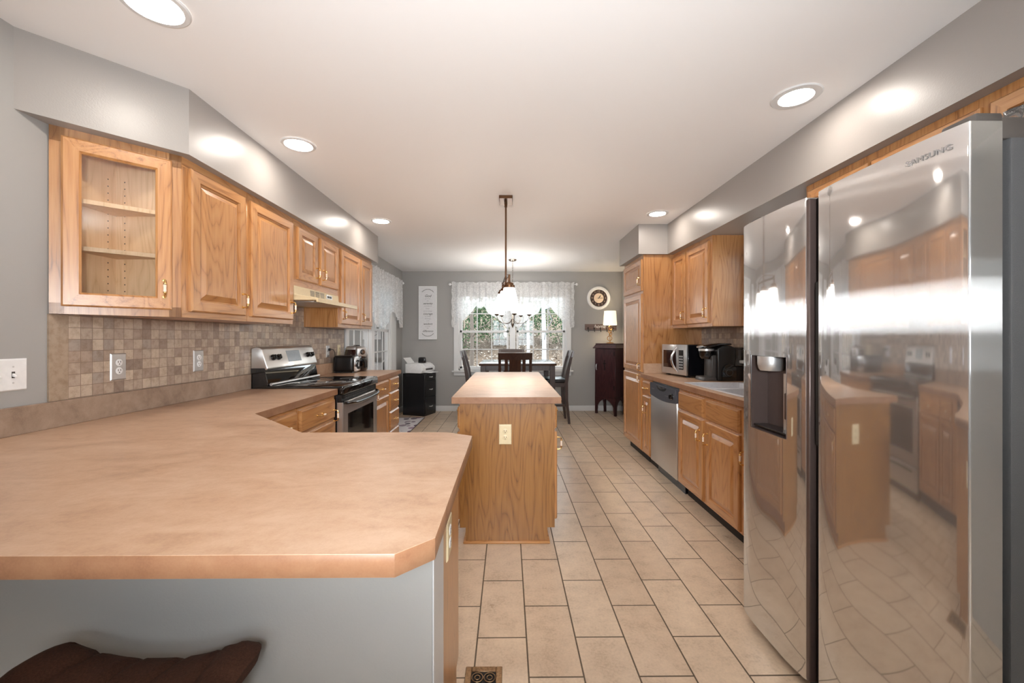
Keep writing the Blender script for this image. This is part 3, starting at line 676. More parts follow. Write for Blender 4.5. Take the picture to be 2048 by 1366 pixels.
# ---------------------------------------------------------------- the stove
def stove():
    y0, y1 = 2.932, 3.698; xf = -1.185
    t = thing('electric_range', 'freestanding stainless and black electric range between the worktops', 'stove', (-1.5, 3.315, 0))
    MB().box(XL + 0.012, xf - 0.035, y0, y1, 0.02, 0.905, 0.003, 1).build('body', 'black_metal', t)
    MB().box(XL + 0.10, xf - 0.06, y0 + 0.02, y1 - 0.02, 0.0, 0.02).build('plinth', 'void_black', t, smooth=False)
    m = MB().box(-1.76, xf + 0.01, y0 - 0.002, y1 + 0.002, 0.905, 0.934, 0.008, 3); ct = m.build('cooktop', 'black_gloss', t)
    for (bx, by, br) in ((-1.60, 3.13, 0.085), (-1.60, 3.50, 0.105), (-1.34, 3.13, 0.105), (-1.34, 3.50, 0.085)):
        m = MB().tube([(bx + br * math.cos(a * math.pi / 16), by + br * math.sin(a * math.pi / 16), 0.9342) for a in range(32)], 0.0008, 4, closed=True); m.build('burner_ring', 'dark_grey', ct)
    MB().cyl((-1.695, y0 + 0.01, 0.944), (-1.695, y1 - 0.01, 0.944), 0.010, seg=14).build('rear_trim', 'satin_steel', t)
    # backguard
    m = MB().prism([(XL + 0.012, 0.906), (-1.725, 0.906), (-1.71, 0.94), (-1.735, 1.06), (XL + 0.012, 1.06)], 'y', y0, y1, 0.002, 1); m.build('backguard', 'black_gloss', t)
    m = MB().prism([(XL + 0.012, 1.045), (-1.722, 1.045), (-1.714, 1.058), (-1.757, 1.198), (-1.775, 1.212), (-1.80, 1.215), (XL + 0.012, 1.20)], 'y', y0 + 0.004, y1 - 0.004, 0.006, 3); cp = m.build('control_panel', 'appliance_steel', t)
    # panel frame
    V = Vector((-0.043, 0, 0.14)).normalized(); N = Vector((V.z, 0, -V.x)); O = Vector((-1.714, 0, 1.058)) + N * 0.001
    d = MB().obox(O, Y, V, N, (3.235, 3.435), (0.035, 0.125), (-0.002, 0.002), 0.002, 1).build('display', 'display_grey', cp)
    for yy in (3.035, 3.105, 3.555, 3.622):
        c = O + Y * yy + V * 0.078
        m = MB(); m.tube([c - N * 0.001, c + N * 0.010], 0.022, 20); m.tube([c + N * 0.010, c + N * 0.024], 0.020, 20, r2=0.017)
        m.obox(c + N * 0.024, Y, V, N, (-0.0035, 0.0035), (-0.017, 0.017), (-0.012, 0.005), 0.001, 1); m.build('knob', 'black_gloss', cp)
    # front
    m = MB().box(xf - 0.03, xf + 0.016, y0 + 0.001, y1 - 0.001, 0.868, 0.928, 0.014, 3); m.build('front_rail', 'black_gloss', t)
    m = MB().box(xf - 0.034, xf - 0.004, y0 + 0.004, y1 - 0.004, 0.82, 0.868); 
    m.build('vent_panel', 'black_plastic', t, smooth=False)
    m = MB()
    for k in range(14):
        for j in range(2): m.box(xf - 0.004, xf - 0.001, y0 + 0.06 + k * 0.047, y0 + 0.10 + k * 0.047, 0.832 + j * 0.017, 0.839 + j * 0.017)
    m.build('vent_slot', 'dark_grey', t, smooth=False)
    d = MB(); fx = xf + 0.006
    a0, a1, z0, z1 = y0 + 0.002, y1 - 0.002, 0.275, 0.815
    d.loops((xf - 0.035, a0, z0), Y, Z, X, a1 - a0, z1 - z0, [(0, 0), (0, 0.035), (0.006, 0.041), (0.092, 0.041), (0.095, 0.037)], seat=True)
    do = d.build('oven_door', ['appliance_steel', 'appliance_steel'], t, smooth=False)
    MB().box(fx - 0.004, fx - 0.0015, a0 + 0.094, a1 - 0.094, z0 + 0.094, z1 - 0.094, 0.001, 1).build('oven_window', 'black_gloss', do)
    pts = [(xf + 0.004, y0 + 0.02, 0.812), (xf + 0.030, y0 + 0.04, 0.808), (xf + 0.046, y0 + 0.10, 0.802)] + [(xf + 0.05, y0 + 0.1 + k * 0.0705, 0.798 - 0.006 * math.sin(math.pi * k / 8)) for k in range(1, 8)] + [(xf + 0.046, y1 - 0.10, 0.802), (xf + 0.030, y1 - 0.04, 0.808), (xf + 0.004, y1 - 0.02, 0.812)]
    MB().tube(pts, 0.012, 12).build('handle', 'black_gloss', do)
    dr = MB().loops((xf - 0.035, a0, 0.075), Y, Z, X, a1 - a0, 0.185, [(0, 0), (0, 0.035), (0.006, 0.041), (0.01, 0.041)]).build('warming_drawer', ['appliance_steel', 'appliance_steel'], t, smooth=False)
    MB().box(xf + 0.004, xf + 0.022, a0 + 0.1, a1 - 0.1, 0.222, 0.236, 0.004, 1).build('handle', 'black_plastic', dr)
stove()

# ---------------------------------------------------------------- toaster and air fryer
def toaster():
    t = thing('toaster', 'black toaster with a chrome lever end next to the air fryer', 'toaster', (-1.70, 4.32, ZC))
    m = MB().box(-1.815, -1.60, 4.245, 4.40, ZC + 0.008, ZC + 0.178, 0.03, 4); b = m.build('body', 'black_plastic', t)
    MB().box(-1.80, -1.615, 4.255, 4.39, ZC, ZC + 0.012).build('feet', 'black_plastic', t, smooth=False)
    for y in (4.29, 4.345): MB().box(-1.79, -1.63, y, y + 0.022, ZC + 0.177, ZC + 0.1785).build('bread_slot', 'void_black', t, smooth=False)
    e = MB().box(-1.602, -1.578, 4.25, 4.395, ZC + 0.012, ZC + 0.172, 0.012, 3).build('end_panel', 'chrome', t)
    MB().box(-1.578, -1.560, 4.30, 4.345, ZC + 0.118, ZC + 0.132, 0.004, 2).build('lever', 'black_plastic', e)
    MB().lathe([(0.014, 0), (0.013, 0.012)], (-1.578, 4.322, ZC + 0.05), 'x', 16).build('dial', 'black_plastic', e)
toaster()
def fryer():
    t = thing('air_fryer', 'dark brown egg-shaped air fryer with a silver control panel', 'air fryer', (-1.68, 4.535, ZC), R(-38))
    # local: +x is the front
    m = MB(); prof = [(0.105, 0.0), (0.120, 0.02), (0.126, 0.10), (0.122, 0.17), (0.108, 0.235), (0.09, 0.262)]
    m.lathe(prof, (0, 0, 0), 'z', 36); m.build_local = True
    b = build_local(m, 'body', 'brown_gloss', t)
    m = MB().lathe([(0.108, 0.236), (0.103, 0.258), (0.085, 0.272), (0.03, 0.276)], (0, 0, 0), 'z', 36); build_local(m, 'lid', 'satin_steel', t)
    m = MB().box(-0.02, 0.05, -0.02, 0.02, 0.272, 0.284, 0.005, 2); build_local(m, 'air_vent', 'black_plastic', t)
    m = MB().box(0.04, 0.126, -0.062, 0.062, 0.155, 0.262, 0.02, 3); p = build_local(m, 'control_panel', 'satin_steel', t)
    m = MB().lathe([(0.028, 0), (0.028, 0.006), (0.022, 0.008)], (0.126, 0, 0.21), 'x', 22); m.mi = 1; m.lathe([(0.020, 0), (0.019, 0.014)], (0.134, 0, 0.21), 'x', 22); build_local(m, 'dial', ['black_plastic', 'chrome'], p)
    m = MB().box(0.05, 0.134, -0.055, 0.055, 0.02, 0.148, 0.02, 3); k = build_local(m, 'basket', 'black_gloss', t)
    m = MB(); m.bar([(0.128, 0, 0.125), (0.165, 0, 0.125), (0.185, 0, 0.10), (0.19, 0, 0.045)], 0.03, 0.02, (0, 1, 0)); build_local(m, 'handle', 'black_plastic', k)
def build_local(m, name, mats, parent, **kw):
    """vertices already in the thing's own frame"""
    root = parent
    while root.parent is not None: root = root.parent
    bmesh.ops.translate(m.bm, verts=list(m.bm.verts), vec=root.location)
    return m.build(name, mats, parent, **kw)
fryer()

# ---------------------------------------------------------------- island
def island():
    t = thing('island_cabinet', 'freestanding oak island base with doors on both long sides', 'kitchen island', (0, 3.43, 0))
    x0, x1, y0, y1 = -0.30, 0.291, 2.555, 4.31
    MB().box(x0, x1, y0, y1, 0.105, ZC - 0.0405).build('body', 'oak_edge', t, smooth=False)
    MB().prism([(x0, 0.098), (x0, ZC - 0.041), (x1, ZC - 0.041), (x1, 0.098), (x1 - 0.046, 0.098), (x1 - 0.046, 0.012), (x0 + 0.037, 0.012), (x0 + 0.037, 0.098)], 'y', 2.545, 2.555).build('end_panel', 'oak_panel', t, smooth=False)
    MB().box(x0, x0 + 0.03, 2.5438, 2.545, 0.098, ZC - 0.041).build('corner_stile', 'oak_panel', t, smooth=False)
    MB().box(x0 + 0.037, x1 - 0.046, 2.556, y1 - 0.02, 0, 0.105).build('toe_kick', 'oak_edge', t, smooth=False)
    MB().box(x0 + 0.022, x1 - 0.03, 2.533, y1 - 0.01, 0, 0.016, 0.005, 2).build('base_molding', 'oak_x', t)
    n = 3; w = (y1 - y0 - 0.03) / n
    for s, xx, U in ((1, x1, Y), (-1, x0, -Y)):
        for k in range(n):
            a = y0 + 0.015 + k * w
            o = (xx, a + 0.012, 0) if s > 0 else (xx, a + w - 0.012, 0)
            drawer(t, (o[0], o[1], 0.705), U, X * s, w - 0.024, 0.142)
            raised_door(t, (o[0], o[1], 0.135), U, X * s, w - 0.024, 0.552, (0.03, 0.47))
island()
m = MB(); slab_poly(m, [(-0.345, 2.50), (0.327, 2.50), (0.327, 4.36), (-0.345, 4.36)]); tag(m.edge_band().build('island_worktop', ['laminate', 'laminate_edge_shaded']), 'rectangular tan laminate top on the oak island', 'countertop')

# ---------------------------------------------------------------- right side: pantry, wall cabinets, base run
t = thing('pantry_cabinet', 'tall oak pantry cabinet with three stacked doors at the end of the sink run', 'pantry cabinet', (1.69, 4.53, 0))
MB().box(1.392, XR - 0.002, 4.19, 4.868, 0.105, ZS, 0.0015, 1).build('body', 'oak_z', t)
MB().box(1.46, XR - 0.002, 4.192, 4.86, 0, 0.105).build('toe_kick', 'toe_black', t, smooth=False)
for (z0, z1, hz) in ((0.125, 0.895, None), (0.925, 1.735, 0.05), (1.765, 2.09, 0.10)):
    raised_door(t, (1.392, 4.848, z0), -Y, -X, 0.64, z1 - z0, (0.61, hz) if hz else (0.61, z1 - z0 - 0.03))
def upper_right(label, y0, y1, d0, d1, hside):
    t = thing('wall_cabinet', label, 'wall cabinet', (1.85, (y0 + y1) / 2, ZU), group='oak wall cabinets')
    cab_body(t, 1.70, XR, y0, y1, ZU, ZS)
    MB().box(1.6988, 1.70, y0 + 0.001, y1 - 0.001, ZU, ZU + 0.034).build('face_rail', 'oak_y', t, smooth=False)
    MB().box(1.6988, 1.70, y0 + 0.001, y1 - 0.001, ZS - 0.045, ZS).build('face_rail', 'oak_y', t, smooth=False)
    raised_door(t, (1.70, d1, 1.405), -Y, -X, d1 - d0, 0.69, ((d1 - d0) - 0.03, 0.085))
upper_right('oak wall cabinet tucked against the tall pantry above the microwave', 3.856, 4.188, 3.87, 4.17, 1)
upper_right('oak wall cabinet above the coffee maker with its plain side showing', 3.384, 3.855, 3.425, 3.845, 1)
def over_fridge():
    t = thing('wall_cabinet', 'oak cabinet above the refrigerator, mostly hidden behind it', 'wall cabinet', (1.85, 1.6, 1.83), group='oak wall cabinets')
    cab_body(t, 1.69, XR, 0.90, 2.30, 1.84, ZS)
    for a, b in ((1.89, 2.27), (1.435, 1.87), (0.93, 1.405)): raised_door(t, (1.69, b, 1.86), -Y, -X, b - a, 0.235, None)
over_fridge()
RF = 1.395
def base_right(name, label, y0, y1, fronts):
    t = thing(name, label, 'base cabinet', (1.7, (y0 + y1) / 2, 0), group='oak base cabinets on the sink side')
    cab_body(t, RF, XR, y0, y1, 0.105, ZC - 0.0405)
    MB().box(RF - 0.0012, RF, y0 + 0.001, y1 - 0.001, 0.835, 0.874).build('face_rail', 'oak_y', t, smooth=False)
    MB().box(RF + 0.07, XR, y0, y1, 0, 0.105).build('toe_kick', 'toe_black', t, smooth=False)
    for f in fronts:
        if f[0] == 'drawer': drawer(t, (RF, f[2], f[3]), -Y, -X, f[2] - f[1], f[4] - f[3], f[5])
        else: raised_door(t, (RF, f[2], f[3]), -Y, -X, f[2] - f[1], f[4] - f[3], f[5])
base_right('base_cabinet', 'narrow oak base cabinet between the pantry and the dishwasher', 3.945, 4.189, [('drawer', 3.96, 4.178, 0.712, 0.842, True), ('door', 3.96, 4.178, 0.125, 0.694, (0.10, 0.44))])
# hollow sink base
t = thing('sink_cabinet', 'two-door oak sink base cabinet beside the dishwasher', 'base cabinet', (1.7, 2.87, 0), group='oak base cabinets on the sink side')
m = MB(); m.box(RF, RF + 0.02, 2.405, 3.315, 0.105, ZC - 0.0405); m.box(RF + 0.02, XR - 0.002, 2.405, 2.423, 0.105, ZC - 0.0405); m.box(RF + 0.02, XR - 0.002, 3.297, 3.315, 0.105, ZC - 0.0405); m.box(RF + 0.02, XR - 0.002, 2.423, 3.297, 0.105, 0.123)
m.build('body', 'oak_z', t, smooth=False)
MB().box(RF + 0.07, XR - 0.002, 2.405, 3.315, 0, 0.105).build('toe_kick', 'toe_black', t, smooth=False)
for a, b, hp in ((2.885, 3.298, 0.378), (2.43, 2.838, 0.03)):
    drawer(t, (RF, b, 0.708), -Y, -X, b - a, 0.138, False, 'false_front'); raised_door(t, (RF, b, 0.118), -Y, -X, b - a, 0.575, (hp, 0.46))
base_right('base_cabinet', 'oak base cabinet mostly hidden behind the refrigerator', 1.90, 2.404, [('drawer', 1.92, 2.388, 0.712, 0.842, True), ('door', 1.92, 2.388, 0.118, 0.694, (0.03, 0.46))])
# dishwasher
def dishwasher():
    y0, y1 = 3.32, 3.94
    t = thing('dishwasher', 'stainless dishwasher with a dark curved control panel under the worktop', 'dishwasher', (1.7, 3.63, 0))
    MB().box(1.40, 1.96, y0 + 0.01, y1 - 0.01, 0.10, 0.868).build('tub', 'black_plastic', t, smooth=False)
    MB().box(1.45, 1.96, y0 + 0.01, y1 - 0.01, 0.0, 0.10).build('toe_panel', 'black_metal', t, smooth=False)
    MB().box(1.378, 1.40, y0 + 0.006, y1 - 0.006, 0.112, 0.745, 0.004, 2).build('door', 'appliance_steel', t)
    # control panel with a bowed lower edge
    n = 16; a, b = y0 + 0.006, y1 - 0.006
    pts = [(a, 0.853), (b, 0.853)] + [(b + (a - b) * k / n, 0.738 - 0.020 * math.sin(math.pi * k / n)) for k in range(n + 1)]
    cp = MB().prism(pts, 'x', 1.370, 1.40, 0.002, 1).build('control_panel', 'dishwasher_panel', t)
    m = MB(); m.prism([(3.52, 0.838), (3.76, 0.838), (3.73, 0.815), (3.68, 0.803), (3.60, 0.803), (3.55, 0.815)], 'x', 1.3690, 1.371); m.build('latch_recess', 'void_black', cp, smooth=False)
    MB().bar([(1.366, 3.57, 0.833), (1.362, 3.64, 0.824), (1.366, 3.71, 0.833)], 0.010, 0.012, (1, 0, 0)).build('latch_handle', 'dark_grey', cp)
    m = MB(); m.lathe([(0.026, 0.0), (0.026, -0.006), (0.019, -0.008), (0.017, -0.022)], (1.370, 3.405, 0.785), 'x', 24); m.build('cycle_knob', 'black_gloss', cp)
    m = MB()
    for k in range(4): m.box(1.3695, 1.3702, 3.47 + k * 0.024, 3.485 + k * 0.024, 0.772, 0.776)
    m.box(1.3695, 1.3702, 3.82, 3.88, 0.798, 0.803); m.build('markings', 'grey_letter', cp, smooth=False)
dishwasher()
# right worktop with the sink cut-out
t = thing('sink_worktop', 'long tan laminate worktop holding the sink and microwave', 'countertop', (1.68, 3.04, ZC - 0.04))
SY0, SY1, SX0, SX1 = 2.462, 3.283, 1.42, 1.93
m = MB(); XW = 1.362
m.box(XW, SX0 + 0.02, 1.90, 4.189, ZC - 0.04, ZC, 0.002, 1); m.box(SX1 - 0.02, XR, 1.90, 4.189, ZC - 0.04, ZC)
m.box(SX0 + 0.02, SX1 - 0.02, 1.90, SY0 + 0.02, ZC - 0.04, ZC); m.box(SX0 + 0.02, SX1 - 0.02, SY1 - 0.02, 4.189, ZC - 0.04, ZC)
m.edge_band().build('top', ['laminate', 'laminate_edge_shaded'], t)
m = MB().box(XR - 0.02, XR, 1.90, 4.189, ZC, ZC + 0.1, 0.002, 1); m.box(XW + 0.03, XR - 0.02, 4.172, 4.189, ZC, ZC + 0.1, 0.002, 1); m.build('backsplash_strip', 'laminate', t)
tag(MB().box(XR - 0.008, XR - 0.0006, 1.90, 4.189, ZC + 0.101, ZU - 0.001).build('tile_backsplash', 'splash_tile_right', smooth=False), 'mosaic tile backsplash behind the coffee maker on the sink wall', 'backsplash')
bo = bpy.data.objects
def sink():
    t = thing('kitchen_sink', 'stainless double-bowl sink set into the worktop by the refrigerator', 'sink', (1.68, 2.87, ZC))
    z = ZC + 0.0005; m = MB()
    bowls = ((2.49, 2.855), (2.885, 3.255)); bx0, bx1 = 1.45, 1.85
    m.box(SX0, bx0, SY0, SY1, z, z + 0.006, 0.002, 1); m.box(bx1, SX1, SY0, SY1, z, z + 0.006, 0.002, 1)
    for a, b in ((SY0, 2.49), (2.855, 2.885), (3.255, SY1)): m.box(bx0, bx1, a, b, z, z + 0.006, 0.002, 1)
    m.build('rim', 'sink_steel', t)
    for a, b in bowls:
        q = MB(); d = 0.17; i = 0.02
        top = [(bx0, a), (bx1, a), (bx1, b), (bx0, b)]; bot = [(bx0 + i, a + i), (bx1 - i, a + i), (bx1 - i, b - i), (bx0 + i, b - i)]
        for k in range(4):
            p, r = top[k], top[(k + 1) % 4]; p2, r2 = bot[k], bot[(k + 1) % 4]
            q.quad((*p, z + 0.004), (*r, z + 0.004), (*r2, z - d), (*p2, z - d))
        q.quad(*[(*p, z - d) for p in bot]); o = q.build('bowl', 'sink_steel', t, smooth=False)
        MB().lathe([(0.04, 0.0), (0.04, 0.002), (0.03, 0.003)], ((bx0 + bx1) / 2, (a + b) / 2, z - d), 'z', 20).build('drain', 'chrome', o)
sink()

# ---------------------------------------------------------------- microwave
def microwave():
    P0 = Vector((1.545, 4.09, 0)); P1 = Vector((1.615, 3.695, 0)); U = (P1 - P0); w = U.length; U.normalize()
    t = thing('microwave_oven', 'stainless-fronted black microwave pushed against the pantry', 'microwave', (P0 + P1) / 2 + Z * ZC)
    t.location = (1.60, 3.90, ZC)
    D = Vector((-U.y, U.x, 0)); O = P0.copy(); z0, z1 = ZC + 0.018, ZC + 0.30
    D = D if D.x > 0 else -D; N = -D
    V = Z
    MB().obox(O, U, V, D, (0, w), (z0, z1), (0.02, 0.34), 0.004, 1).build('body', 'black_metal', t)
    m = MB()
    for u in (0.04, w - 0.04):
        for d in (0.05, 0.30): m.obox(O, U, V, D, (u - 0.015, u + 0.015), (ZC, z0), (d - 0.015, d + 0.015))
    m.build('feet', 'black_plastic', t, smooth=False)
    f = MB().obox(O, U, V, D, (0, w), (z0, z1), (0.0, 0.02), 0.004, 2).build('front', 'appliance_steel', t)
    MB().obox(O, U, V, N, (0.03, 0.245), (z0 + 0.06, z1 - 0.055), (-0.001, 0.002), 0.001, 1).build('window', 'brown_gloss', f)
    kp = MB().obox(O, U, V, N, (0.29, 0.362), (z0 + 0.05, z1 - 0.05), (-0.001, 0.002), 0.001, 1).build('keypad', 'black_plastic', f)
    m = MB()
    for r in range(5):
        for c in range(3): m.obox(O, U, V, N, (0.298 + c * 0.021, 0.312 + c * 0.021), (z0 + 0.062 + r * 0.026, z0 + 0.076 + r * 0.026), (0.002, 0.0035))
    m.build('buttons', 'satin_steel', kp, smooth=False)
    pts = [O + U * 0.268 + V * (z0 + 0.025 + 0.235 * k / 10) + N * (0.004 + 0.045 * math.sin(math.pi * k / 10)) - U * 0.022 * math.sin(math.pi * k / 10) for k in range(11)]
    MB().tube(pts, [0.006] + [0.0105] * 9 + [0.006], 12).build('handle', 'chrome', f)
microwave()
# coffee maker, facing the aisle
def coffee():
    t = thing('coffee_maker', 'black single-cup coffee maker with a clear water tank beside the sink', 'coffee maker', (1.80, 3.50, ZC))
    y0, y1 = 3.40, 3.60; z = ZC
    m = MB().prism([(1.755, z), (1.90, z), (1.905, z + 0.28), (1.86, z + 0.30), (1.79, z + 0.295), (1.75, z + 0.27)], 'y', y0, y1, 0.012, 3); m.build('body', 'black_plastic', t)
    m = MB().prism([(1.64, z), (1.756, z), (1.756, z + 0.034), (1.65, z + 0.034)], 'y', y0 + 0.02, y1 - 0.02, 0.008, 2); b = m.build('drip_tray', 'dark_grey', t)
    m = MB().prism([(1.715, z + 0.03), (1.76, z + 0.03), (1.76, z + 0.22), (1.72, z + 0.21)], 'y', y0 + 0.03, y1 - 0.03, 0.006, 2); m.build('column', 'dark_grey', t)
    m = MB().lathe([(0.042, 0.0), (0.055, 0.02), (0.06, 0.075), (0.06, 0.09)], (1.705, 3.50, z + 0.185), 'z', 28); h = m.build('brew_head', 'black_gloss', t)
    MB().lathe([(0.0615, 0), (0.0615, 0.018)], (1.705, 3.50, z + 0.252), 'z', 28).build('trim_ring', 'satin_steel', h)
    m = MB().prism([(1.66, z + 0.277), (1.80, z + 0.30), (1.88, z + 0.302), (1.88, z + 0.316), (1.79, z + 0.318), (1.66, z + 0.295)], 'y', y0 + 0.012, y1 - 0.012, 0.008, 3); l = m.build('lid', 'black_gloss', t)
    MB().bar([(1.672, 3.50, z + 0.292), (1.632, 3.50, z + 0.283)], 0.05, 0.012, (0, 1, 0)).build('lift_handle', 'satin_steel', l)
    n = 14; pts = [(1.785, z + 0.004), (1.905, z + 0.004), (1.905, z + 0.09)] + [(1.845 + 0.06 * math.cos(math.pi * k / n), z + 0.09 + 0.055 * math.sin(math.pi * k / n)) for k in range(1, n)] + [(1.785, z + 0.09)]
    sp = MB().prism(pts, 'y', y0 - 0.014, y0 + 0.001, 0.005, 2).build('side_panel', 'black_gloss', t)
    MB().tube([(1.845 + 0.028 * math.cos(a * math.pi / 14), y0 - 0.0145, z + 0.075 + 0.028 * math.sin(a * math.pi / 14)) for a in range(28)], 0.002, 6, closed=True).build('badge_ring', 'dark_grey', sp)
    MB().box(1.905, 1.985, y0 + 0.02, y1 - 0.02, z, z + 0.12, 0.008, 2).build('tank_base', 'black_plastic', t)
    wt = MB().box(1.905, 1.985, y0 + 0.015, y1 - 0.015, z + 0.12, z + 0.27, 0.012, 3).build('water_tank', 'clear_plastic', t)
    MB().box(1.90, 1.988, y0 + 0.012, y1 - 0.012, z + 0.268, z + 0.282, 0.006, 2).build('tank_lid', 'clear_plastic', t)
coffee()

# ---------------------------------------------------------------- refrigerator
def fridge():
    t = thing('refrigerator', 'large stainless side-by-side refrigerator with an ice dispenser', 'refrigerator', (1.4, 1.40, 0))
    XF = 1.06
    MB().box(1.168, 1.86, 0.938, 1.852, 0.03, 1.745, 0.006, 2).build('case', 'fridge_side', t)
    MB().box(1.15, 1.169, 0.955, 1.835, 0.045, 1.74).build('gasket', 'void_black', t, smooth=False)
    MB().box(1.12, 1.82, 0.96, 1.83, 0.0, 0.045).build('kick_grille', 'black_plastic', t, smooth=False)
    def door(name, y0, y1, hole=None, edges=(0.010, 0.012)):
        z0, z1 = 0.045, 1.782; n = 28
        def bow(y):
            u = 2 * (y - y0) / (y1 - y0) - 1
            return XF + 0.013 * abs(u) ** 3.5
        ys = [y0 + (y1 - y0) * k / n for k in range(n + 1)]; zs = [z0, z1]
        if hole:
            ys = sorted(set(ys + [hole[0], hole[1]])); ys = [y for y in ys if y in hole[:2] or min(abs(y - hole[0]), abs(y - hole[1])) > 0.004]; zs = [z0, hole[2], hole[3], z1]
        m = MB(); bm = m.bm
        g = {}
        for i, y in enumerate(ys):
            for j, z in enumerate(zs): g[i, j] = bm.verts.new((bow(y), y, z))
        for i in range(len(ys) - 1):
            for j in range(len(zs) - 1):
                if hole and hole[0] - 1e-6 <= ys[i] < hole[1] - 1e-6 and j == 1: continue
                bm.faces.new([g[i, j], g[i, j + 1], g[i + 1, j + 1], g[i + 1, j]])
        # rounded edge into the sides, then the back
        for (i, s) in ((0, -1), (len(ys) - 1, 1)):
            prev = [g[i, j] for j in range(len(zs))]; y = ys[i]; xb = bow(y)
            for k in range(1, 5):
                a = math.pi / 2 * k / 4; cur = [bm.verts.new((xb + 0.006 * (1 - math.cos(a)), y + s * 0.004 * math.sin(a), z)) for z in zs]
                for j in range(len(zs) - 1): bm.faces.new([prev[j], cur[j], cur[j + 1], prev[j + 1]] if s > 0 else [prev[j], prev[j + 1], cur[j + 1], cur[j]])
                prev = cur
            cur = [bm.verts.new((1.150, y + s * 0.004, z)) for z in zs]
            for j in range(len(zs) - 1): bm.faces.new([prev[j], cur[j], cur[j + 1], prev[j + 1]])
        for z, rev in ((z0, 0), (z1, 1)):
            j = zs.index(z)
            top = [bm.verts.new((bow(y), y, z)) for y in ys] + [bm.verts.new((1.150, ys[-1] + 0.004, z)), bm.verts.new((1.150, ys[0] - 0.004, z))]
            bm.faces.new(top)
        bmesh.ops.recalc_face_normals(bm, faces=list(bm.faces))
        return m.build(name, 'fridge_steel', t, ang=30)
    d1 = door('freezer_door', 1.466, 1.850, (1.549, 1.781, 0.889, 1.203))
    d2 = door('door', 0.944, 1.402)
    # strip between the doors with the pocket grips
    m = MB().box(1.10, 1.15, 1.406, 1.462, 0.05, 1.775, 0.002, 1); m.build('grip_strip', 'toe_black', t)
    MB().box(1.072, 1.10, 1.4445, 1.4615, 0.05, 1.775, 0.003, 1).build('grip_edge', 'dispenser_grey', d1)
    m = MB().box(1.08, 1.101, 1.4065, 1.430, 0.90, 1.475, 0.004, 1); m.build('pocket_grip', 'void_black', d2)
    # dispenser niche
    y0, y1, z0, z1 = 1.549, 1.781, 0.889, 1.203; xb = 1.138; xf = XF + 0.006
    q = MB()
    q.quad((xb, y0, z0), (xb, y1, z0), (xb, y1, z1), (xb, y0, z1)); q.quad((xf - 0.006, y0, z0), (xb, y0, z0), (xb, y0, z1), (xf - 0.006, y0, z1)); q.quad((xf, y1, z0), (xb, y1, z0), (xb, y1, z1), (xf, y1, z1))
    q.quad((xf - 0.004, y0, z1), (xb, y0, z1), (xb, y1, z1), (xf, y1, z1)); q.quad((xf - 0.004, y0, z0), (xf, y1, z0), (xb, y1, z0 + 0.012), (xb, y0, z0 + 0.012))
    n = q.build('dispenser_niche', 'dispenser_grey', d1, smooth=False)
    m = MB(); m.tube([(xf - 0.002, y0, z0), (xf - 0.006 + 0.002, (y0 + y1) / 2, z0), (xf, y1, z0), (xf, y1, z1), (xf - 0.004, (y0 + y1) / 2, z1), (xf - 0.002, y0, z1)], 0.0018, 6, closed=True); m.build('niche_trim', 'chrome', d1)
    m = MB().lathe([(0.040, 0.0), (0.046, 0.010), (0.050, 0.03), (0.050, 0.06)], (1.100, 1.70, z1 - 0.062), 'z', 28); m.build('nozzle', 'satin_steel', d1)
    MB().prism([(1.137, 1.60), (1.112, 1.615), (1.112, 1.640), (1.137, 1.655)], 'z', z0 + 0.012, z1 - 0.07).build('dispenser_lever', 'satin_steel', d1, smooth=False)
    MB().box(1.09, 1.136, 1.552, 1.606, 0.955, 1.06, 0.003, 1).build('ice_paddle', 'dispenser_grey', d1)
    MB().box(1.07, 1.134, y0 + 0.01, y1 - 0.01, z0 + 0.010, z0 + 0.018, 0.002, 1).build('drip_grate', 'black_plastic', d1)
    # hinges
    for ya, yb, nm in ((0.950, 1.03, d2), (1.775, 1.846, d1)):
        m = MB().box(1.10, 1.165, ya, yb, 1.783, 1.808, 0.006, 2); m.box(1.16, 1.30, ya + 0.0, yb, 1.7455, 1.80, 0.008, 2); m.build('hinge_cover', 'hinge_grey', t)
    text('SAMSUNG', 0.0195, 'grey_letter', d2, (XF + 0.0016, 1.025, 1.737), Vector((0.069, -0.9976, 0)), Z, Vector((-0.9976, -0.069, 0)), sx=1.2, ext=0.0006)
fridge()
# crumpled clear bag on top
def bag():
    random.seed(4); m = MB(); t = bmesh.new(); bmesh.ops.create_icosphere(t, subdivisions=4, radius=1.0)
    from mathutils import noise
    for v in t.verts:
        n = noise.noise(v.co * 2.3) * 0.22 + noise.noise(v.co * 6.0) * 0.12
        c = v.co * (1 + n); v.co = Vector((1.44 + c.x * 0.11, 1.06 + c.y * 0.10, max(1.747, 1.83 + c.z * 0.10)))
    m._add(t); tag(m.build('plastic_bag', 'clear_plastic', ang=80), 'crumpled clear plastic bag lying on top of the refrigerator', 'bag')
bag()

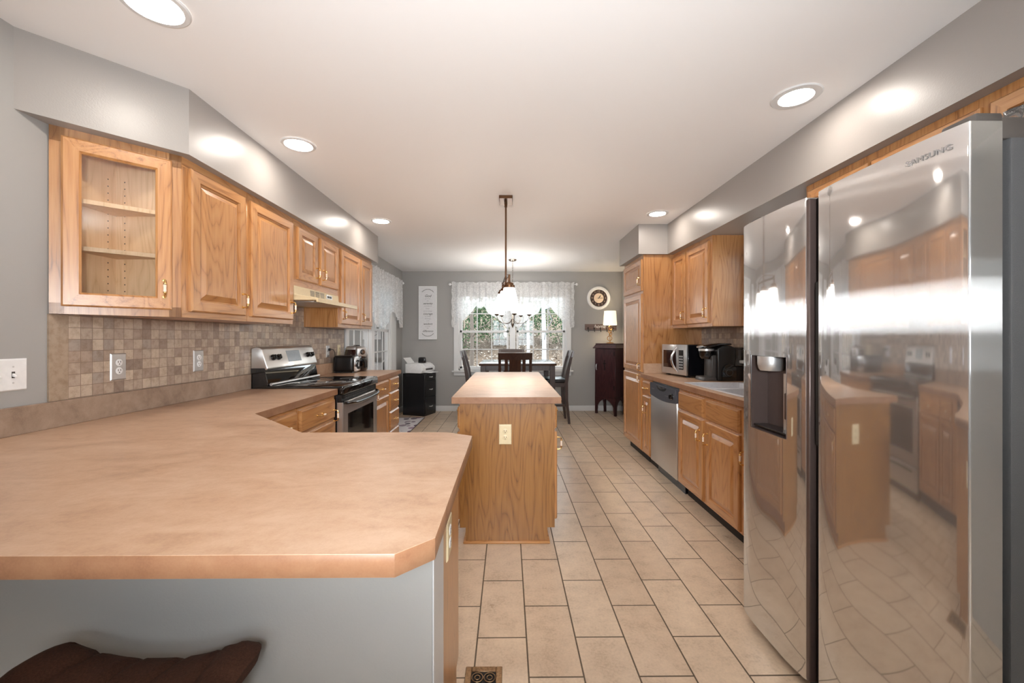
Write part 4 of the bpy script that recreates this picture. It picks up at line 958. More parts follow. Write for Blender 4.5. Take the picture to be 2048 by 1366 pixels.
# ---------------------------------------------------------------- ceiling lights
def can(x, y, label, r_out, r_in):
    t = thing('recessed_light', label, 'ceiling light', (x, y, HC), group='recessed ceiling lights')
    MB().lathe([(r_in, -0.002), (r_in + 0.004, -0.007), (r_out - 0.006, -0.006), (r_out, -0.0005)], (x, y, HC), 'z', 48, cap=False).build('trim_ring', 'trim_paint', t)
    MB().lathe([(r_in, -0.0030), (0.0, -0.0032)], (x, y, HC), 'z', 40, cap=False).build('lens', 'can_lens', t)
can(*cans[0], 'recessed light cut off by the top picture edge, above the glass-door cabinet', 0.105, 0.08)
can(*cans[1], 'recessed light above the cabinets just before the range hood', 0.098, 0.074)
can(*cans[2], 'recessed light above the far end of the stove wall cabinets', 0.098, 0.074)
can(*cans[3], 'recessed light in front of the refrigerator', 0.108, 0.07)
can(*cans[4], 'recessed light beside the tall pantry', 0.10, 0.07)

def fill_uplight():  # added uplight out of view, only there to brighten the ceiling
    x, y = 0.25, -0.95
    t = thing('fill_uplight', 'added metal bowl uplight, unseen behind the camera, brightening the ceiling', 'ceiling light', (x, y, HC))
    MB().lathe([(0.07, 0.0), (0.07, -0.02), (0.012, -0.03), (0.012, -0.52), (0.0, -0.53)], (x, y, HC), 'z', 24).build('stem', 'nickel', t)
    MB().lathe([(0.02, -0.53), (0.12, -0.515), (0.20, -0.47), (0.235, -0.42), (0.228, -0.42), (0.19, -0.465), (0.11, -0.50), (0.02, -0.515)], (x, y, HC), 'z', 36, cap=False).build('metal_bowl', 'nickel', t)
    MB().lathe([(0.205, -0.445), (0.013, -0.445)], (x, y, HC), 'z', 36, cap=False).build('diffuser', 'fill_uplight_glow', t)
fill_uplight()
# ---------------------------------------------------------------- island pendant
def pendant():
    t = thing('island_pendant', 'bronze linear pendant with three lit glass shades over the island', 'pendant light', (-0.018, 3.42, HC))
    MB().box(-0.073, 0.037, 3.325, 3.51, HC - 0.026, HC, 0.003, 1).build('canopy', 'bronze', t)
    MB().cyl((-0.018, 3.42, HC - 0.026), (-0.018, 3.42, HC - 0.07), 0.012, seg=12).build('swivel', 'bronze', t)
    MB().cyl((-0.018, 3.42, HC - 0.05), (-0.018, 3.42, 1.745), 0.0075, seg=12).build('stem', 'bronze', t)
    pts = [(0.010, 3.19), (-0.018, 3.42), (-0.046, 3.65)]
    m = MB().bar([(p[0], p[1], 1.752) for p in (pts[0], pts[1], pts[2])], 0.018, 0.012, (1, 0, 0)); m.build('crossbar', 'bronze', t)
    m = MB()
    for s in (0, 2):
        a = Vector((*pts[s], 1.755)); c = Vector((*pts[1], 1.80)); m.tube([a, a.lerp(c, 0.25) + Z * 0.012, a.lerp(c, 0.6) + Z * 0.008, c], 0.0035, 8)
    m.build('brace', 'nickel', t)
    for (x, y) in pts:
        MB().cyl((x, y, 1.772), (x, y, 1.69), 0.0085, seg=12).build('socket_stem', 'bronze', t)
        MB().lathe([(0.014, 0.045), (0.032, 0.036), (0.034, 0.022), (0.043, 0.020), (0.043, 0.0), (0.03, -0.002)], (x, y, 1.668), 'z', 28).build('socket_cap', 'bronze', t)
        MB().lathe([(0.043, 0.0), (0.050, -0.03), (0.064, -0.09), (0.074, -0.142), (0.071, -0.142), (0.060, -0.09), (0.046, -0.03), (0.038, -0.004)], (x, y, 1.667), 'z', 32, cap=False).build('glass_shade', 'pendant_glass', t)
        d = bpy.data.lights.new('pendant_bulb', 'POINT'); d.energy = 4.0; d.color = (1, 0.93, 0.84); d.shadow_soft_size = 0.03
        lo = bpy.data.objects.new('pendant_bulb', d); COL.objects.link(lo); lo.parent = t; lo.location = Vector((x, y, 1.60)) - t.location
pendant()
def chandelier():
    cx, cy = 0.068, 6.06
    t = thing('chandelier', 'brushed nickel five-arm chandelier with upturned white shades over the dining table', 'chandelier', (cx, cy, HC))
    MB().lathe([(0.02, -0.03), (0.05, -0.022), (0.062, -0.008), (0.062, 0.0)], (cx, cy, HC), 'z', 28).build('canopy', 'nickel', t)
    m = MB(); z = HC - 0.03
    k = 0
    while z > 1.80:
        pts = []
        for a in range(12):
            an = a * math.pi / 6; u, w = 0.008 * math.cos(an), 0.017 * math.sin(an)
            pts.append((cx + (u if k % 2 else 0), cy + (0 if k % 2 else u), z - 0.015 + w))
        m.tube(pts, 0.002, 5, closed=True); z -= 0.026; k += 1
    m.build('chain', 'nickel', t)
    MB().lathe([(0.004, 0.36), (0.010, 0.33), (0.014, 0.30), (0.009, 0.27), (0.009, 0.10), (0.022, 0.06), (0.026, 0.03), (0.014, 0.0), (0.006, -0.02), (0.0, -0.03)], (cx, cy, 1.455), 'z', 20).build('center_column', 'nickel', t)
    for k in range(5):
        a = R(275 + 72 * k); d = Vector((math.cos(a), math.sin(a), 0)); c = Vector((cx, cy, 0)); r = 0.25
        pts = [c + d * (0.02 + (r - 0.02) * 0.5 * (1 - math.cos(math.pi * j / 14))) + Z * (1.56 - 0.075 * math.sin(math.pi * min(1, j / 14)) + 0.045 * (j / 14) ** 3) for j in range(15)]
        ar = MB().tube(pts, 0.0045, 8).build('arm', 'nickel', t)
        e = c + d * r
        MB().lathe([(0.010, 0.0), (0.030, 0.012), (0.034, 0.02), (0.034, 0.028)], (e.x, e.y, 1.60), 'z', 20).build('socket_cup', 'nickel', ar)
        MB().lathe([(0.030, 0.0), (0.042, 0.002), (0.048, 0.05), (0.057, 0.155), (0.054, 0.155), (0.045, 0.05), (0.038, 0.006)], (e.x, e.y, 1.628), 'z', 28, cap=False).build('glass_shade', 'chandelier_glass', ar)
        d_ = bpy.data.lights.new('chandelier_bulb', 'POINT'); d_.energy = 2.2; d_.color = (1, 0.94, 0.86); d_.shadow_soft_size = 0.03
        lo = bpy.data.objects.new('chandelier_bulb', d_); COL.objects.link(lo); lo.parent = t; lo.location = Vector((e.x, e.y, 1.755)) - t.location
chandelier()

# ---------------------------------------------------------------- dining area
def dining_table():
    t = thing('dining_table', 'square dark wood counter-height dining table in front of the back window', 'dining table', (0.14, 6.33, 0))
    x0, x1, y0, y1, z = -0.412, 0.692, 5.80, 6.86, 0.915
    MB().box(x0, x1, y0, y1, z - 0.032, z, 0.004, 2).build('tabletop', 'dark_wood_flat', t)
    m = MB(); i = 0.03
    m.box(x0 + i, x1 - i, y0 + i, y0 + i + 0.02, z - 0.105, z - 0.032); m.box(x0 + i, x1 - i, y1 - i - 0.02, y1 - i, z - 0.105, z - 0.032); m.box(x0 + i, x0 + i + 0.02, y0 + i, y1 - i, z - 0.105, z - 0.032); m.box(x1 - i - 0.02, x1 - i, y0 + i, y1 - i, z - 0.105, z - 0.032)
    m.build('apron', 'dark_wood', t, smooth=False)
    for x in (x0 + 0.02, x1 - 0.095):
        for y in (y0 + 0.02, y1 - 0.095): MB().box(x, x + 0.075, y, y + 0.075, 0, z - 0.032, 0.004, 1).build('leg', 'dark_wood', t)
dining_table()
def make_chair(label):
    t = thing('dining_chair', label, 'dining chair', (0, 0, 0), group='chairs around the dining table')
    sz = 0.61; w = 0.225
    MB().box(-w, w, -0.20, 0.21, sz, sz + 0.055, 0.022, 3).build('seat', 'black_leather', t)
    m = MB(); m.box(-w + 0.01, w - 0.01, 0.185, 0.205, sz - 0.06, sz); m.box(-w + 0.01, w - 0.01, -0.20, -0.18, sz - 0.06, sz); m.box(-w + 0.01, -w + 0.03, -0.2, 0.2, sz - 0.06, sz); m.box(w - 0.03, w - 0.01, -0.2, 0.2, sz - 0.06, sz)
    m.build('seat_frame', 'dark_wood', t, smooth=False)
    for s in (-1, 1):
        MB().bar([(s * (w - 0.022), 0.19, sz - 0.001), (s * (w - 0.022), 0.19, 0)], [0.042, 0.036], [0.042, 0.034]).build('leg', 'dark_wood', t)
        MB().bar([(s * (w - 0.02), -0.245, 0), (s * (w - 0.02), -0.205, 0.35), (s * (w - 0.02), -0.20, sz), (s * (w - 0.02), -0.225, 0.78), (s * (w - 0.02), -0.262, 0.95), (s * (w - 0.02), -0.300, 1.075)], 0.036, [0.036, 0.045, 0.052, 0.05, 0.042, 0.034]).build('leg', 'dark_wood', t)
    # top rail, bowed
    n = 10; m = MB()
    def by(z): return -0.215 - (z - 0.70) * 0.235
    pts = [(-w + 2 * w * k / n, by(1.04) - 0.018 * math.sin(math.pi * k / n), 1.037) for k in range(n + 1)]
    m.bar(pts, 0.095, 0.022, (0, -0.22, 0.975)); m.build('top_rail', 'dark_wood', t)
    for c, ww in ((-0.118, 0.042), (0, 0.155), (0.118, 0.042)):
        MB().bar([(c, -0.203, sz + 0.05), (c, by(0.8) + 0.004, 0.80), (c, by(1.0) - 0.012, 1.0)], ww, 0.016).build('slat', 'dark_wood', t)
    m = MB(); m.box(-w + 0.02, w - 0.02, 0.178, 0.20, 0.20, 0.235); m.box(-w + 0.012, -w + 0.03, -0.2, 0.19, 0.26, 0.29); m.box(w - 0.03, w - 0.012, -0.2, 0.19, 0.26, 0.29); m.build('stretcher', 'dark_wood', t, smooth=False)
    return t
ch = make_chair('dark wood dining chair with slatted back turned to the island')
chairs = [((0.095, 5.70), 0, None), ((0.06, 6.80), math.pi, 'dark wood dining chair on the far side of the table, against the window'),
          ((-0.40, 6.33), -math.pi / 2, 'dark wood dining chair seen side-on at the table end near the file cabinet'),
          ((0.665, 6.28), math.pi / 2, 'dark wood dining chair seen side-on at the table end near the lamp')]
ch.location = (0.095, 5.70, 0)
for (p, rz, lab) in chairs[1:]:
    c = copy_tree(ch, None, lab); c.location = (p[0], p[1], 0); c.rotation_euler = (0, 0, rz)

# ---------------------------------------------------------------- file cabinet, printer
def file_cabinet():
    N_ = Vector((-1.352, 6.66, 0)); ang = R(20)
    t = thing('file_cabinet', 'black metal three-drawer file cabinet in the far corner under the printer', 'file cabinet', N_, ang * -1)
    # local: near front corner at origin, front along +y, depth along -x
    d, w, h = 0.42, 0.355, 0.69
    b = build_local(MB().box(-d, -0.004, 0, w, 0.0, h, 0.004, 1), 'body', 'black_metal', t)
    for z0, z1, hz in ((0.03, 0.30, 0.15), (0.305, 0.575, 0.43), (0.58, 0.68, 0.635)):
        dr = build_local(MB().box(-0.004, 0.008, 0.012, w - 0.012, z0, z1, 0.003, 1), 'drawer', 'black_metal', t)
        build_local(MB().tube([(0.008, w / 2 - 0.055, hz), (0.022, w / 2 - 0.03, hz - 0.004), (0.024, w / 2, hz - 0.006), (0.022, w / 2 + 0.03, hz - 0.004), (0.008, w / 2 + 0.055, hz)], [0.004, 0.007, 0.009, 0.007, 0.004], 8), 'handle', 'satin_steel', dr)
    m = MB(); m.lathe([(0.008, 0), (0.008, 0.008)], (0.008, w - 0.03, 0.605), 'x', 14); build_local(m, 'lock', 'chrome', t)
    return t
file_cabinet()
def printer():
    t = thing('printer', 'white inkjet printer on top of the black file cabinet', 'printer', (-1.352, 6.66, 0.6905), R(-20))
    m = MB().prism([(-0.36, 0.008), (-0.06, 0.008), (-0.03, 0.05), (-0.03, 0.105), (-0.09, 0.16), (-0.36, 0.16)], 'y', -0.02, 0.38, 0.010, 3); b = build_local(m, 'body', 'white_plastic', t)
    build_local(MB().box(-0.34, -0.08, 0.0, 0.36, 0.0, 0.009), 'feet', 'black_plastic', t, smooth=False)
    build_local(MB().box(-0.34, -0.10, 0.0, 0.36, 0.161, 0.172, 0.005, 2), 'scanner_lid', 'white_plastic', t)
    build_local(MB().box(-0.055, -0.0285, 0.08, 0.30, 0.055, 0.085, 0.002, 1), 'output_slot', 'dark_grey', t)
    build_local(MB().box(-0.05, 0.075, 0.07, 0.31, 0.012, 0.020, 0.003, 1), 'output_tray', 'white_plastic', t)
    build_local(MB().prism([(-0.085, 0.158), (-0.028, 0.104), (-0.024, 0.108), (-0.080, 0.163)], 'y', 0.09, 0.30), 'control_panel', 'paper', t, smooth=False)
    m = MB().prism([(-0.352, 0.165), (-0.345, 0.165), (-0.425, 0.255), (-0.432, 0.255)], 'y', 0.03, 0.24); build_local(m, 'paper_support', 'white_plastic', t, smooth=False)
printer()
m = MB().prism([(-1.49, 0.0), (-1.365, 0.0), (-1.375, 0.085), (-1.385, 0.093), (-1.47, 0.093), (-1.485, 0.085)], 'y', 6.79, 6.86, 0.008, 2)
bmesh.ops.translate(m.bm, verts=list(m.bm.verts), vec=Vector((0, 0, 0.8645)))
tag(m.build('small_speaker', 'black_metal'), 'small black rounded box standing on the white printer', 'speaker')

# ---------------------------------------------------------------- rug
def rug():
    t = thing('runner_rug', 'grey and purple pebble-pattern runner on the floor by the file cabinet', 'rug', (-1.56, 5.62, 0))
    MB().box(-1.80, -1.335, 4.75, 6.535, 0.0005, 0.009, 0.003, 1).build('pile', 'rug_pebble', t)
    m = MB()
    m.box(-1.335, -1.325, 4.74, 6.545, 0.0005, 0.010, 0.002, 1); m.box(-1.81, -1.80, 4.74, 6.545, 0.0005, 0.010, 0.002, 1); m.box(-1.80, -1.335, 6.535, 6.545, 0.0005, 0.010, 0.002, 1); m.box(-1.80, -1.335, 4.74, 4.75, 0.0005, 0.010, 0.002, 1)
    m.build('binding', 'dark_grey', t)
rug()

# ---------------------------------------------------------------- wall decor
def sign():
    x0, x1, z0, z1 = -1.552, -1.237, 1.253, 2.178; y = YB - 0.028
    t = thing('wall_sign', 'tall narrow white sign with script prayer lettering on the back wall', 'wall sign', ((x0 + x1) / 2, YB, z0))
    MB().box(x0, x1, y, YB - 0.001, z0, z1, 0.002, 1).build('board', 'paper', t)
    m = MB(); e = 0.012
    for a in ((x0, x0 + e, z0, z1), (x1 - e, x1, z0, z1), (x0 + e, x1 - e, z0, z0 + e), (x0 + e, x1 - e, z1 - e, z1)): m.box(a[0], a[1], y - 0.008, y, a[2], a[3])
    m.build('frame', 'white_plastic', t, smooth=False)
    cx = (x0 + x1) / 2; h = z1 - z0
    def ln(s, f, size, mat='ink', shear=0.3): return (s, cx, z1 - f * h, size, mat, shear)
    for s, f, sz in (('God', 0.185, 0.062), ('serenity', 0.325, 0.050), ('courage', 0.520, 0.050), ('wisdom', 0.710, 0.050), ('difference', 0.845, 0.046)):
        text(s, sz, 'ink', t, (cx, y - 0.0005, z1 - f * h), X, Z, -Y, 0.35, name='script_word', ext=0.0008)
    for s, f in (('grant me', 0.235), ('the', 0.275), ('to accept the', 0.372), ('things I', 0.42), ('cannot change', 0.468), ('to change', 0.565), ('the things', 0.61), ('I can', 0.65), ('to know', 0.755), ('the', 0.79)):
        text(s, 0.026, 'faint_ink', t, (cx, y - 0.0005, z1 - f * h), X, Z, -Y, 0, name='text_line', ext=0.0008)
    for sgn, zc in ((1, z1 - 0.135), (-1, z0 + 0.135)):
        w = MB()
        for k in range(17):
            a = R(40 + 100 * k / 16); r = 0.125; c = Vector((cx + r * math.cos(a), y - 0.001, zc + sgn * (r * math.sin(a) - 0.045)))
            b = a + sgn * 0.5; d = Vector((math.cos(b), 0, math.sin(b) * sgn)); w.bar([c - d * 0.009, c, c + d * 0.009], 0.001, [0.001, 0.009, 0.001], (0, 1, 0))
        w.build('laurel', 'ink', t, smooth=False)
sign()
def clock():
    cx, cz, y = 1.588, 1.975, YB
    t = thing('wall_clock', 'round white-framed wall clock with a dark numeral ring', 'clock', (cx, YB, cz))
    MB().lathe([(0.205, 0.0), (0.205, -0.02), (0.196, -0.032), (0.165, -0.030), (0.150, -0.016), (0.148, -0.010)], (cx, y, cz), 'y', 56, cap=False).build('rim', 'white_plastic', t)
    f = MB().lathe([(0.150, -0.002), (0.150, -0.012), (0.0, -0.012)], (cx, y, cz), 'y', 48, cap=False).build('face', 'clock_dark', t)
    MB().lathe([(0.086, -0.012), (0.086, -0.0135), (0.0, -0.0135)], (cx, y, cz), 'y', 40, cap=False).build('inner_face', 'cream_face', f)
    m = MB()
    for k in range(1, 13):
        a = R(90 - 30 * k); text(str(k), 0.052 if k in (12, 3, 6, 9) else 0.04, None, None, (cx + 0.117 * math.cos(a), y - 0.0125, cz + 0.117 * math.sin(a)), X, Z, -Y, ext=0.0006, mb=m)
    m.build('numerals', 'clock_numeral', f, smooth=False)
    for an, L, w in ((R(55), 0.062, 0.012), (R(0), 0.092, 0.008)):
        d = Vector((math.cos(an), 0, math.sin(an))); c = Vector((cx, y - 0.017, cz))
        MB().bar([c - d * 0.02, c, c + d * L * 0.6, c + d * L], 0.002, [0.003, w * 0.6, w, 0.002], (0, 1, 0)).build('hand', 'void_black', t)
clock()
def hook_rack():
    x0, x1, z0, z1 = 1.345, 1.90, 1.418, 1.520; y = YB - 0.018
    t = thing('hook_rack', 'weathered wooden hook board with white home lettering behind the lamp', 'coat rack', (1.62, YB, 1.42))
    MB().box(x0, x1, y, YB - 0.001, z0, z1, 0.002, 1).build('board', 'barn_board', t)
    MB().cyl((x0 + 0.01, y - 0.02, z0 - 0.012), (x1 - 0.01, y - 0.02, z0 - 0.012), 0.003, seg=8).build('rail', 'black_metal', t)
    for k in range(5):
        x = x0 + 0.055 + k * 0.108
        m = MB().tube([(x, y, z0 + 0.03), (x, y - 0.012, z0 + 0.028), (x, y - 0.018, z0 + 0.0), (x, y - 0.022, z0 - 0.025), (x, y - 0.04, z0 - 0.032), (x, y - 0.05, z0 - 0.015)], 0.0045, 8); m.box(x - 0.008, x + 0.008, y - 0.004, y, z0 + 0.008, z0 + 0.045); m.build('hook', 'black_metal', t)
    text('home', 0.088, 'white_plastic', t, (1.605, y - 0.0005, 1.478), X, Z, -Y, 0.25)
hook_rack()
def valance(name, label, O, U, N, prof, top, L, rod_ends, wave=0.02):
    """lace on a rod; prof = [(u, z)] of the lower edge, N into the room"""
    O, U, N = Vector(O), Vector(U), Vector(N)
    t = thing(name, label, 'curtain', O + U * (L / 2) + Z * top)
    def bot(u):
        for (a, za), (b, zb) in zip(prof, prof[1:]):
            if a <= u <= b: return za + (zb - za) * (u - a) / max(1e-6, b - a)
        return prof[-1][1]
    m = MB(); nu = int(L / 0.011); nv = 22; g = {}; rs = random.Random(3)
    ph = [rs.uniform(0, 6) for _ in range(6)]
    for i in range(nu + 1):
        u = L * i / nu
        off = wave * (math.sin(u * 62 + ph[0]) * 0.6 + math.sin(u * 37 + ph[1]) * 0.5 + 0.3 * math.sin(u * 113 + ph[2]))
        zb = bot(u) + 0.006 * abs(math.sin(u * 95)); ztop = top + 0.012 * math.sin(u * 40 + ph[3]) * math.sin(u * 17 + ph[4]) + 0.012
        for j in range(nv + 1):
            f = j / nv; z = ztop + (zb - ztop) * f; k = 0.35 + 0.65 * min(1, f * 2.2)
            edge = 0.005 * math.sin(z * 210) * (1 if i == nu else (-1 if i == 0 else 0))
            g[i, j] = m.bm.verts.new(O + U * (u + edge) + Z * z + N * (0.045 + off * k))
    for i in range(nu):
        for j in range(nv): m.bm.faces.new([g[i, j], g[i + 1, j], g[i + 1, j + 1], g[i, j + 1]])
    m.build('lace_panel', 'lace', t, ang=180)
    r = MB(); r.cyl(O + U * rod_ends[0] + Z * (top - 0.025) + N * 0.03, O + U * rod_ends[1] + Z * (top - 0.025) + N * 0.03, 0.007, seg=12)
    for e in rod_ends: r.sphere(O + U * e + Z * (top - 0.025) + N * 0.03, 0.024, 14)
    for e in (rod_ends[0] + 0.03, rod_ends[1] - 0.03): r.cyl(O + U * e + Z * (top - 0.025) + N * 0.03, O + U * e + Z * (top - 0.025) - N * 0.0, 0.005, seg=8)
    r.build('curtain_rod', 'white_plastic', t)
K = 7.11 / 818
def zpx(y): return 1.277 + (676 - y) * K
half = [(904, 655), (911, 656), (916, 642), (928, 641), (944, 624), (951, 615), (954, 612), (957, 617), (964, 617), (968, 612), (971, 617), (975, 626), (985, 632), (992, 636), (1004, 645), (1014, 656), (1019, 655), (1026, 650)]
full = half + [(2052 - x, y) for x, y in reversed(half[:-1])]
x00 = (904 - 1016) * K
valance('window_valance', 'white lace swag valance over the back window', (x00, YB - 0.022, 0), X, -Y, [((x - 904) * K, zpx(y)) for x, y in full], zpx(566), (1148 - 904) * K, (-0.035, (1148 - 904) * K + 0.05))
lp = [(4.74, 1.45), (4.80, 1.44), (4.87, 1.56), (4.99, 1.56), (5.08, 1.665), (5.25, 1.678), (5.41, 1.59), (5.54, 1.43), (5.64, 1.42), (5.685, 1.44), (5.70, 1.52), (5.72, 1.44), (5.78, 1.42), (5.98, 1.42), (6.15, 1.59), (6.24, 1.66), (6.31, 1.69), (6.34, 1.67), (6.44, 1.67), (6.48, 1.69), (6.57, 1.56), (6.69, 1.563), (6.76, 1.44), (6.94, 1.455)]
valance('window_valance', 'white lace valance over the side window past the wall cabinets', (XL + 0.022, 4.74, 0), Y, X, [(a - 4.74 if a > 4.74 else 0.0, b) for a, b in lp], 2.235, 2.20, (-0.02, 2.25))

# ---------------------------------------------------------------- music cabinet with lamp
def music_cabinet():
    L = Vector((1.48, 6.945, 0)); Rr = Vector((1.75, 6.625, 0)); U = (Rr - L); w = U.length; ang = math.atan2(U.y, U.x)
    t = thing('music_cabinet', 'dark mahogany cabinet on shaped legs standing across the far corner', 'cabinet', L, ang)
    d, h = 0.275, 1.187   # local: x along the front, y to the back
    n = 12
    def arch(wd, leg=0.05, z0=0.0, zr=0.26, rise=0.10):
        pts = [(0, z0), (leg * 0.7, z0), (leg, 0.10)]
        for k in range(n + 1):
            a = math.pi * k / n; u = leg + (wd - 2 * leg) * k / n; pts.append((u, 0.14 + 0.115 * abs(math.sin(a)) ** 0.7 + (0.012 if k == n // 2 else 0)))
        pts += [(wd - leg, 0.10), (wd - leg * 0.7, z0), (wd, z0)]
        return pts
    body = build_local(MB().box(0.012, w - 0.012, 0.012, d - 0.004, 0.26, h - 0.085, 0.002, 1), 'body', 'mahogany', t)
    m = MB().prism(arch(w)[0:] + [(w, 0.30), (0, 0.30)], 'y', 0.0, 0.02); build_local(m, 'apron', 'mahogany', t, smooth=False)
    m = MB(); sd = [(p[0] * (d / w), p[1]) for p in arch(w, 0.06)] + [(d, 0.30), (0, 0.30)]
    m.prism(sd, 'x', w - 0.02, w); m.prism(sd, 'x', 0.0, 0.02); build_local(m, 'side_skirt', 'mahogany', t, smooth=False)
    for x, y in ((0, 0), (w - 0.035, 0), (0, d - 0.035), (w - 0.035, d - 0.035)):
        build_local(MB().bar([(x + 0.0175, y + 0.0175, 0.0), (x + 0.0175, y + 0.0175, 0.16), (x + 0.0175, y + 0.0175, 0.27)], [0.034, 0.030, 0.036], [0.034, 0.030, 0.036]), 'leg', 'mahogany', t)
    dr = build_local(MB().box(0.004, w - 0.004, -0.006, 0.014, 0.29, h - 0.09, 0.003, 1), 'door', 'mahogany', t)
    for z in (0.42, 0.98): build_local(MB().box(w - 0.035, w - 0.02, -0.012, -0.005, z, z + 0.075, 0.002, 1), 'hinge', 'void_black', dr)
    build_local(MB().tube([(0.045, -0.008, 0.74), (0.05, -0.03, 0.75), (0.05, -0.034, 0.79), (0.05, -0.03, 0.83), (0.045, -0.008, 0.84)], 0.006, 8), 'pull', 'satin_steel', dr)
    m = MB(); m.box(w * 0.47, w * 0.47 + 0.014, -0.0085, -0.0055, 0.74, 0.90); m.box(w * 0.47 - 0.025, w * 0.47 + 0.039, -0.0085, -0.0055, 0.845, 0.857); m.sphere((w * 0.47 + 0.007, -0.006, 0.90), 0.012, 10, (1, 0.3, 1)); build_local(m, 'escutcheon', 'void_black', dr)
    # cornice: flared lower edge rising to a smaller flat top
    m = MB()
    b0, b1 = h - 0.085, h
    for (e, z0, z1) in ((0.028, b0, b0 + 0.016),): m.box(-e, w + e, -e, d, z0, z1, 0.003, 1)
    bm = m.bm
    lo = [(-0.02, -0.02), (w + 0.02, -0.02), (w + 0.02, d), (-0.02, d)]; hi = [(0.012, 0.012), (w - 0.012, 0.012), (w - 0.012, d), (0.012, d)]
    for k in range(4):
        p, q = lo[k], lo[(k + 1) % 4]; p2, q2 = hi[k], hi[(k + 1) % 4]; m.quad((*p, b0 + 0.016), (*q, b0 + 0.016), (*q2, h - 0.012), (*p2, h - 0.012))
    m.box(0.006, w - 0.006, 0.006, d, h - 0.012, h, 0.002, 1); build_local(m, 'cornice', 'mahogany', t, smooth=False)
    return h
hh = music_cabinet()
def lamp():
    cx, cy = 1.722, 6.885; z = 1.1875
    t = thing('table_lamp', 'lit table lamp with a cream shade and gold ring stem', 'table lamp', (cx, cy, z))
    MB().lathe([(0.062, 0.0), (0.062, 0.008), (0.05, 0.014), (0.014, 0.02), (0.008, 0.028)], (cx, cy, z), 'z', 28).build('base', 'antique_brass', t)
    MB().cyl((cx, cy, z + 0.02), (cx, cy, z + 0.34), 0.005, seg=10).build('stem', 'antique_brass', t)
    for k, (zz, rr, dx) in enumerate(((0.085, 0.040, -0.006), (0.155, 0.030, 0.010), (0.205, 0.028, -0.004), (0.262, 0.040, 0.006))):
        a = 0.6 * (1 if k % 2 else -1)
        MB().tube([(cx + dx + rr * math.cos(q * math.pi / 12) * math.cos(a), cy + rr * math.cos(q * math.pi / 12) * math.sin(a), z + zz + rr * math.sin(q * math.pi / 12)) for q in range(24)], 0.0055, 8, closed=True).build('ring', 'antique_brass', t)
    MB().lathe([(0.114, 0.308), (0.098, 0.545), (0.096, 0.545), (0.112, 0.308)], (cx, cy, z), 'z', 36, cap=False).build('lamp_shade', 'shade_linen', t)
    m = MB(); m.cyl((cx - 0.1, cy, z + 0.52), (cx + 0.1, cy, z + 0.52), 0.002, seg=6); m.cyl((cx, cy, z + 0.34), (cx, cy, z + 0.55), 0.003, seg=6); m.build('spider', 'antique_brass', t)
    d = bpy.data.lights.new('lamp_bulb', 'POINT'); d.energy = 2.0; d.color = (1, 0.78, 0.5); d.shadow_soft_size = 0.03
    lo = bpy.data.objects.new('lamp_bulb', d); COL.objects.link(lo); lo.parent = t; lo.location = (0, 0, 0.43)
lamp()

# ---------------------------------------------------------------- counter stool and floor register
def stool():
    cx, cy = -0.815, 0.845
    t = thing('counter_stool', 'brown suede saddle-seat stool at the peninsula half wall', 'stool', (cx, cy, 0))
    m = MB(); nx, ny = 44, 16; g = {}; w, d = 0.50, 0.30; zt = 0.541
    def top(u, v):   # u,v in -1..1
        s = zt + 0.072 * abs(u) ** 2.4
        e = 0.055 * (max(abs(u), abs(v)) ** 7)
        seam = 0.0
        for c in (-0.62, -0.2, 0.2, 0.62): seam += 0.012 * math.exp(-((u - c - 0.06 * v) / 0.03) ** 2)
        seam += 0.010 * math.exp(-((v - 0.05) / 0.08) ** 2)
        return s - e - seam + 0.01 * math.cos(v * 2)
    for i in range(nx + 1):
        for j in range(ny + 1):
            u, v = 2 * i / nx - 1, 2 * j / ny - 1
            # superellipse corners
            k = (abs(u) ** 6 + abs(v) ** 6) ** (1 / 6) if (u or v) else 1; q = max(abs(u), abs(v)) / k if k else 1
            g[i, j] = m.bm.verts.new((cx + u * q * w / 2, cy + v * q * d / 2, top(u, v)))
    for i in range(nx):
        for j in range(ny): m.bm.faces.new([g[i, j], g[i + 1, j], g[i + 1, j + 1], g[i, j + 1]])
    rim = [(i, 0) for i in range(nx)] + [(nx, j) for j in range(ny)] + [(i, ny) for i in range(nx, 0, -1)] + [(0, j) for j in range(ny, 0, -1)]
    low = [m.bm.verts.new((cx + (g[k].co.x - cx) * 0.97, cy + (g[k].co.y - cy) * 0.97, 0.480 + 0.055 * abs((g[k].co.x - cx) / (w / 2)) ** 2.4)) for k in rim]
    n = len(rim)
    for a in range(n): m.bm.faces.new([g[rim[a]], low[a], low[(a + 1) % n], g[rim[(a + 1) % n]]])
    m.bm.faces.new(list(reversed(low))); bmesh.ops.recalc_face_normals(m.bm, faces=list(m.bm.faces))
    m.build('seat', 'suede', t, ang=60)
    for sx in (-1, 1):
        for sy in (-1, 1): MB().bar([(cx + sx * 0.17, cy + sy * 0.09, 0.50), (cx + sx * 0.20, cy + sy * 0.125, 0.0)], [0.042, 0.032], [0.042, 0.032]).build('leg', 'dark_wood', t)
    for sy in (-1, 1): MB().box(cx - 0.19, cx + 0.19, cy + sy * 0.117 - 0.01, cy + sy * 0.117 + 0.01, 0.17, 0.20).build('stretcher', 'dark_wood', t)
stool()
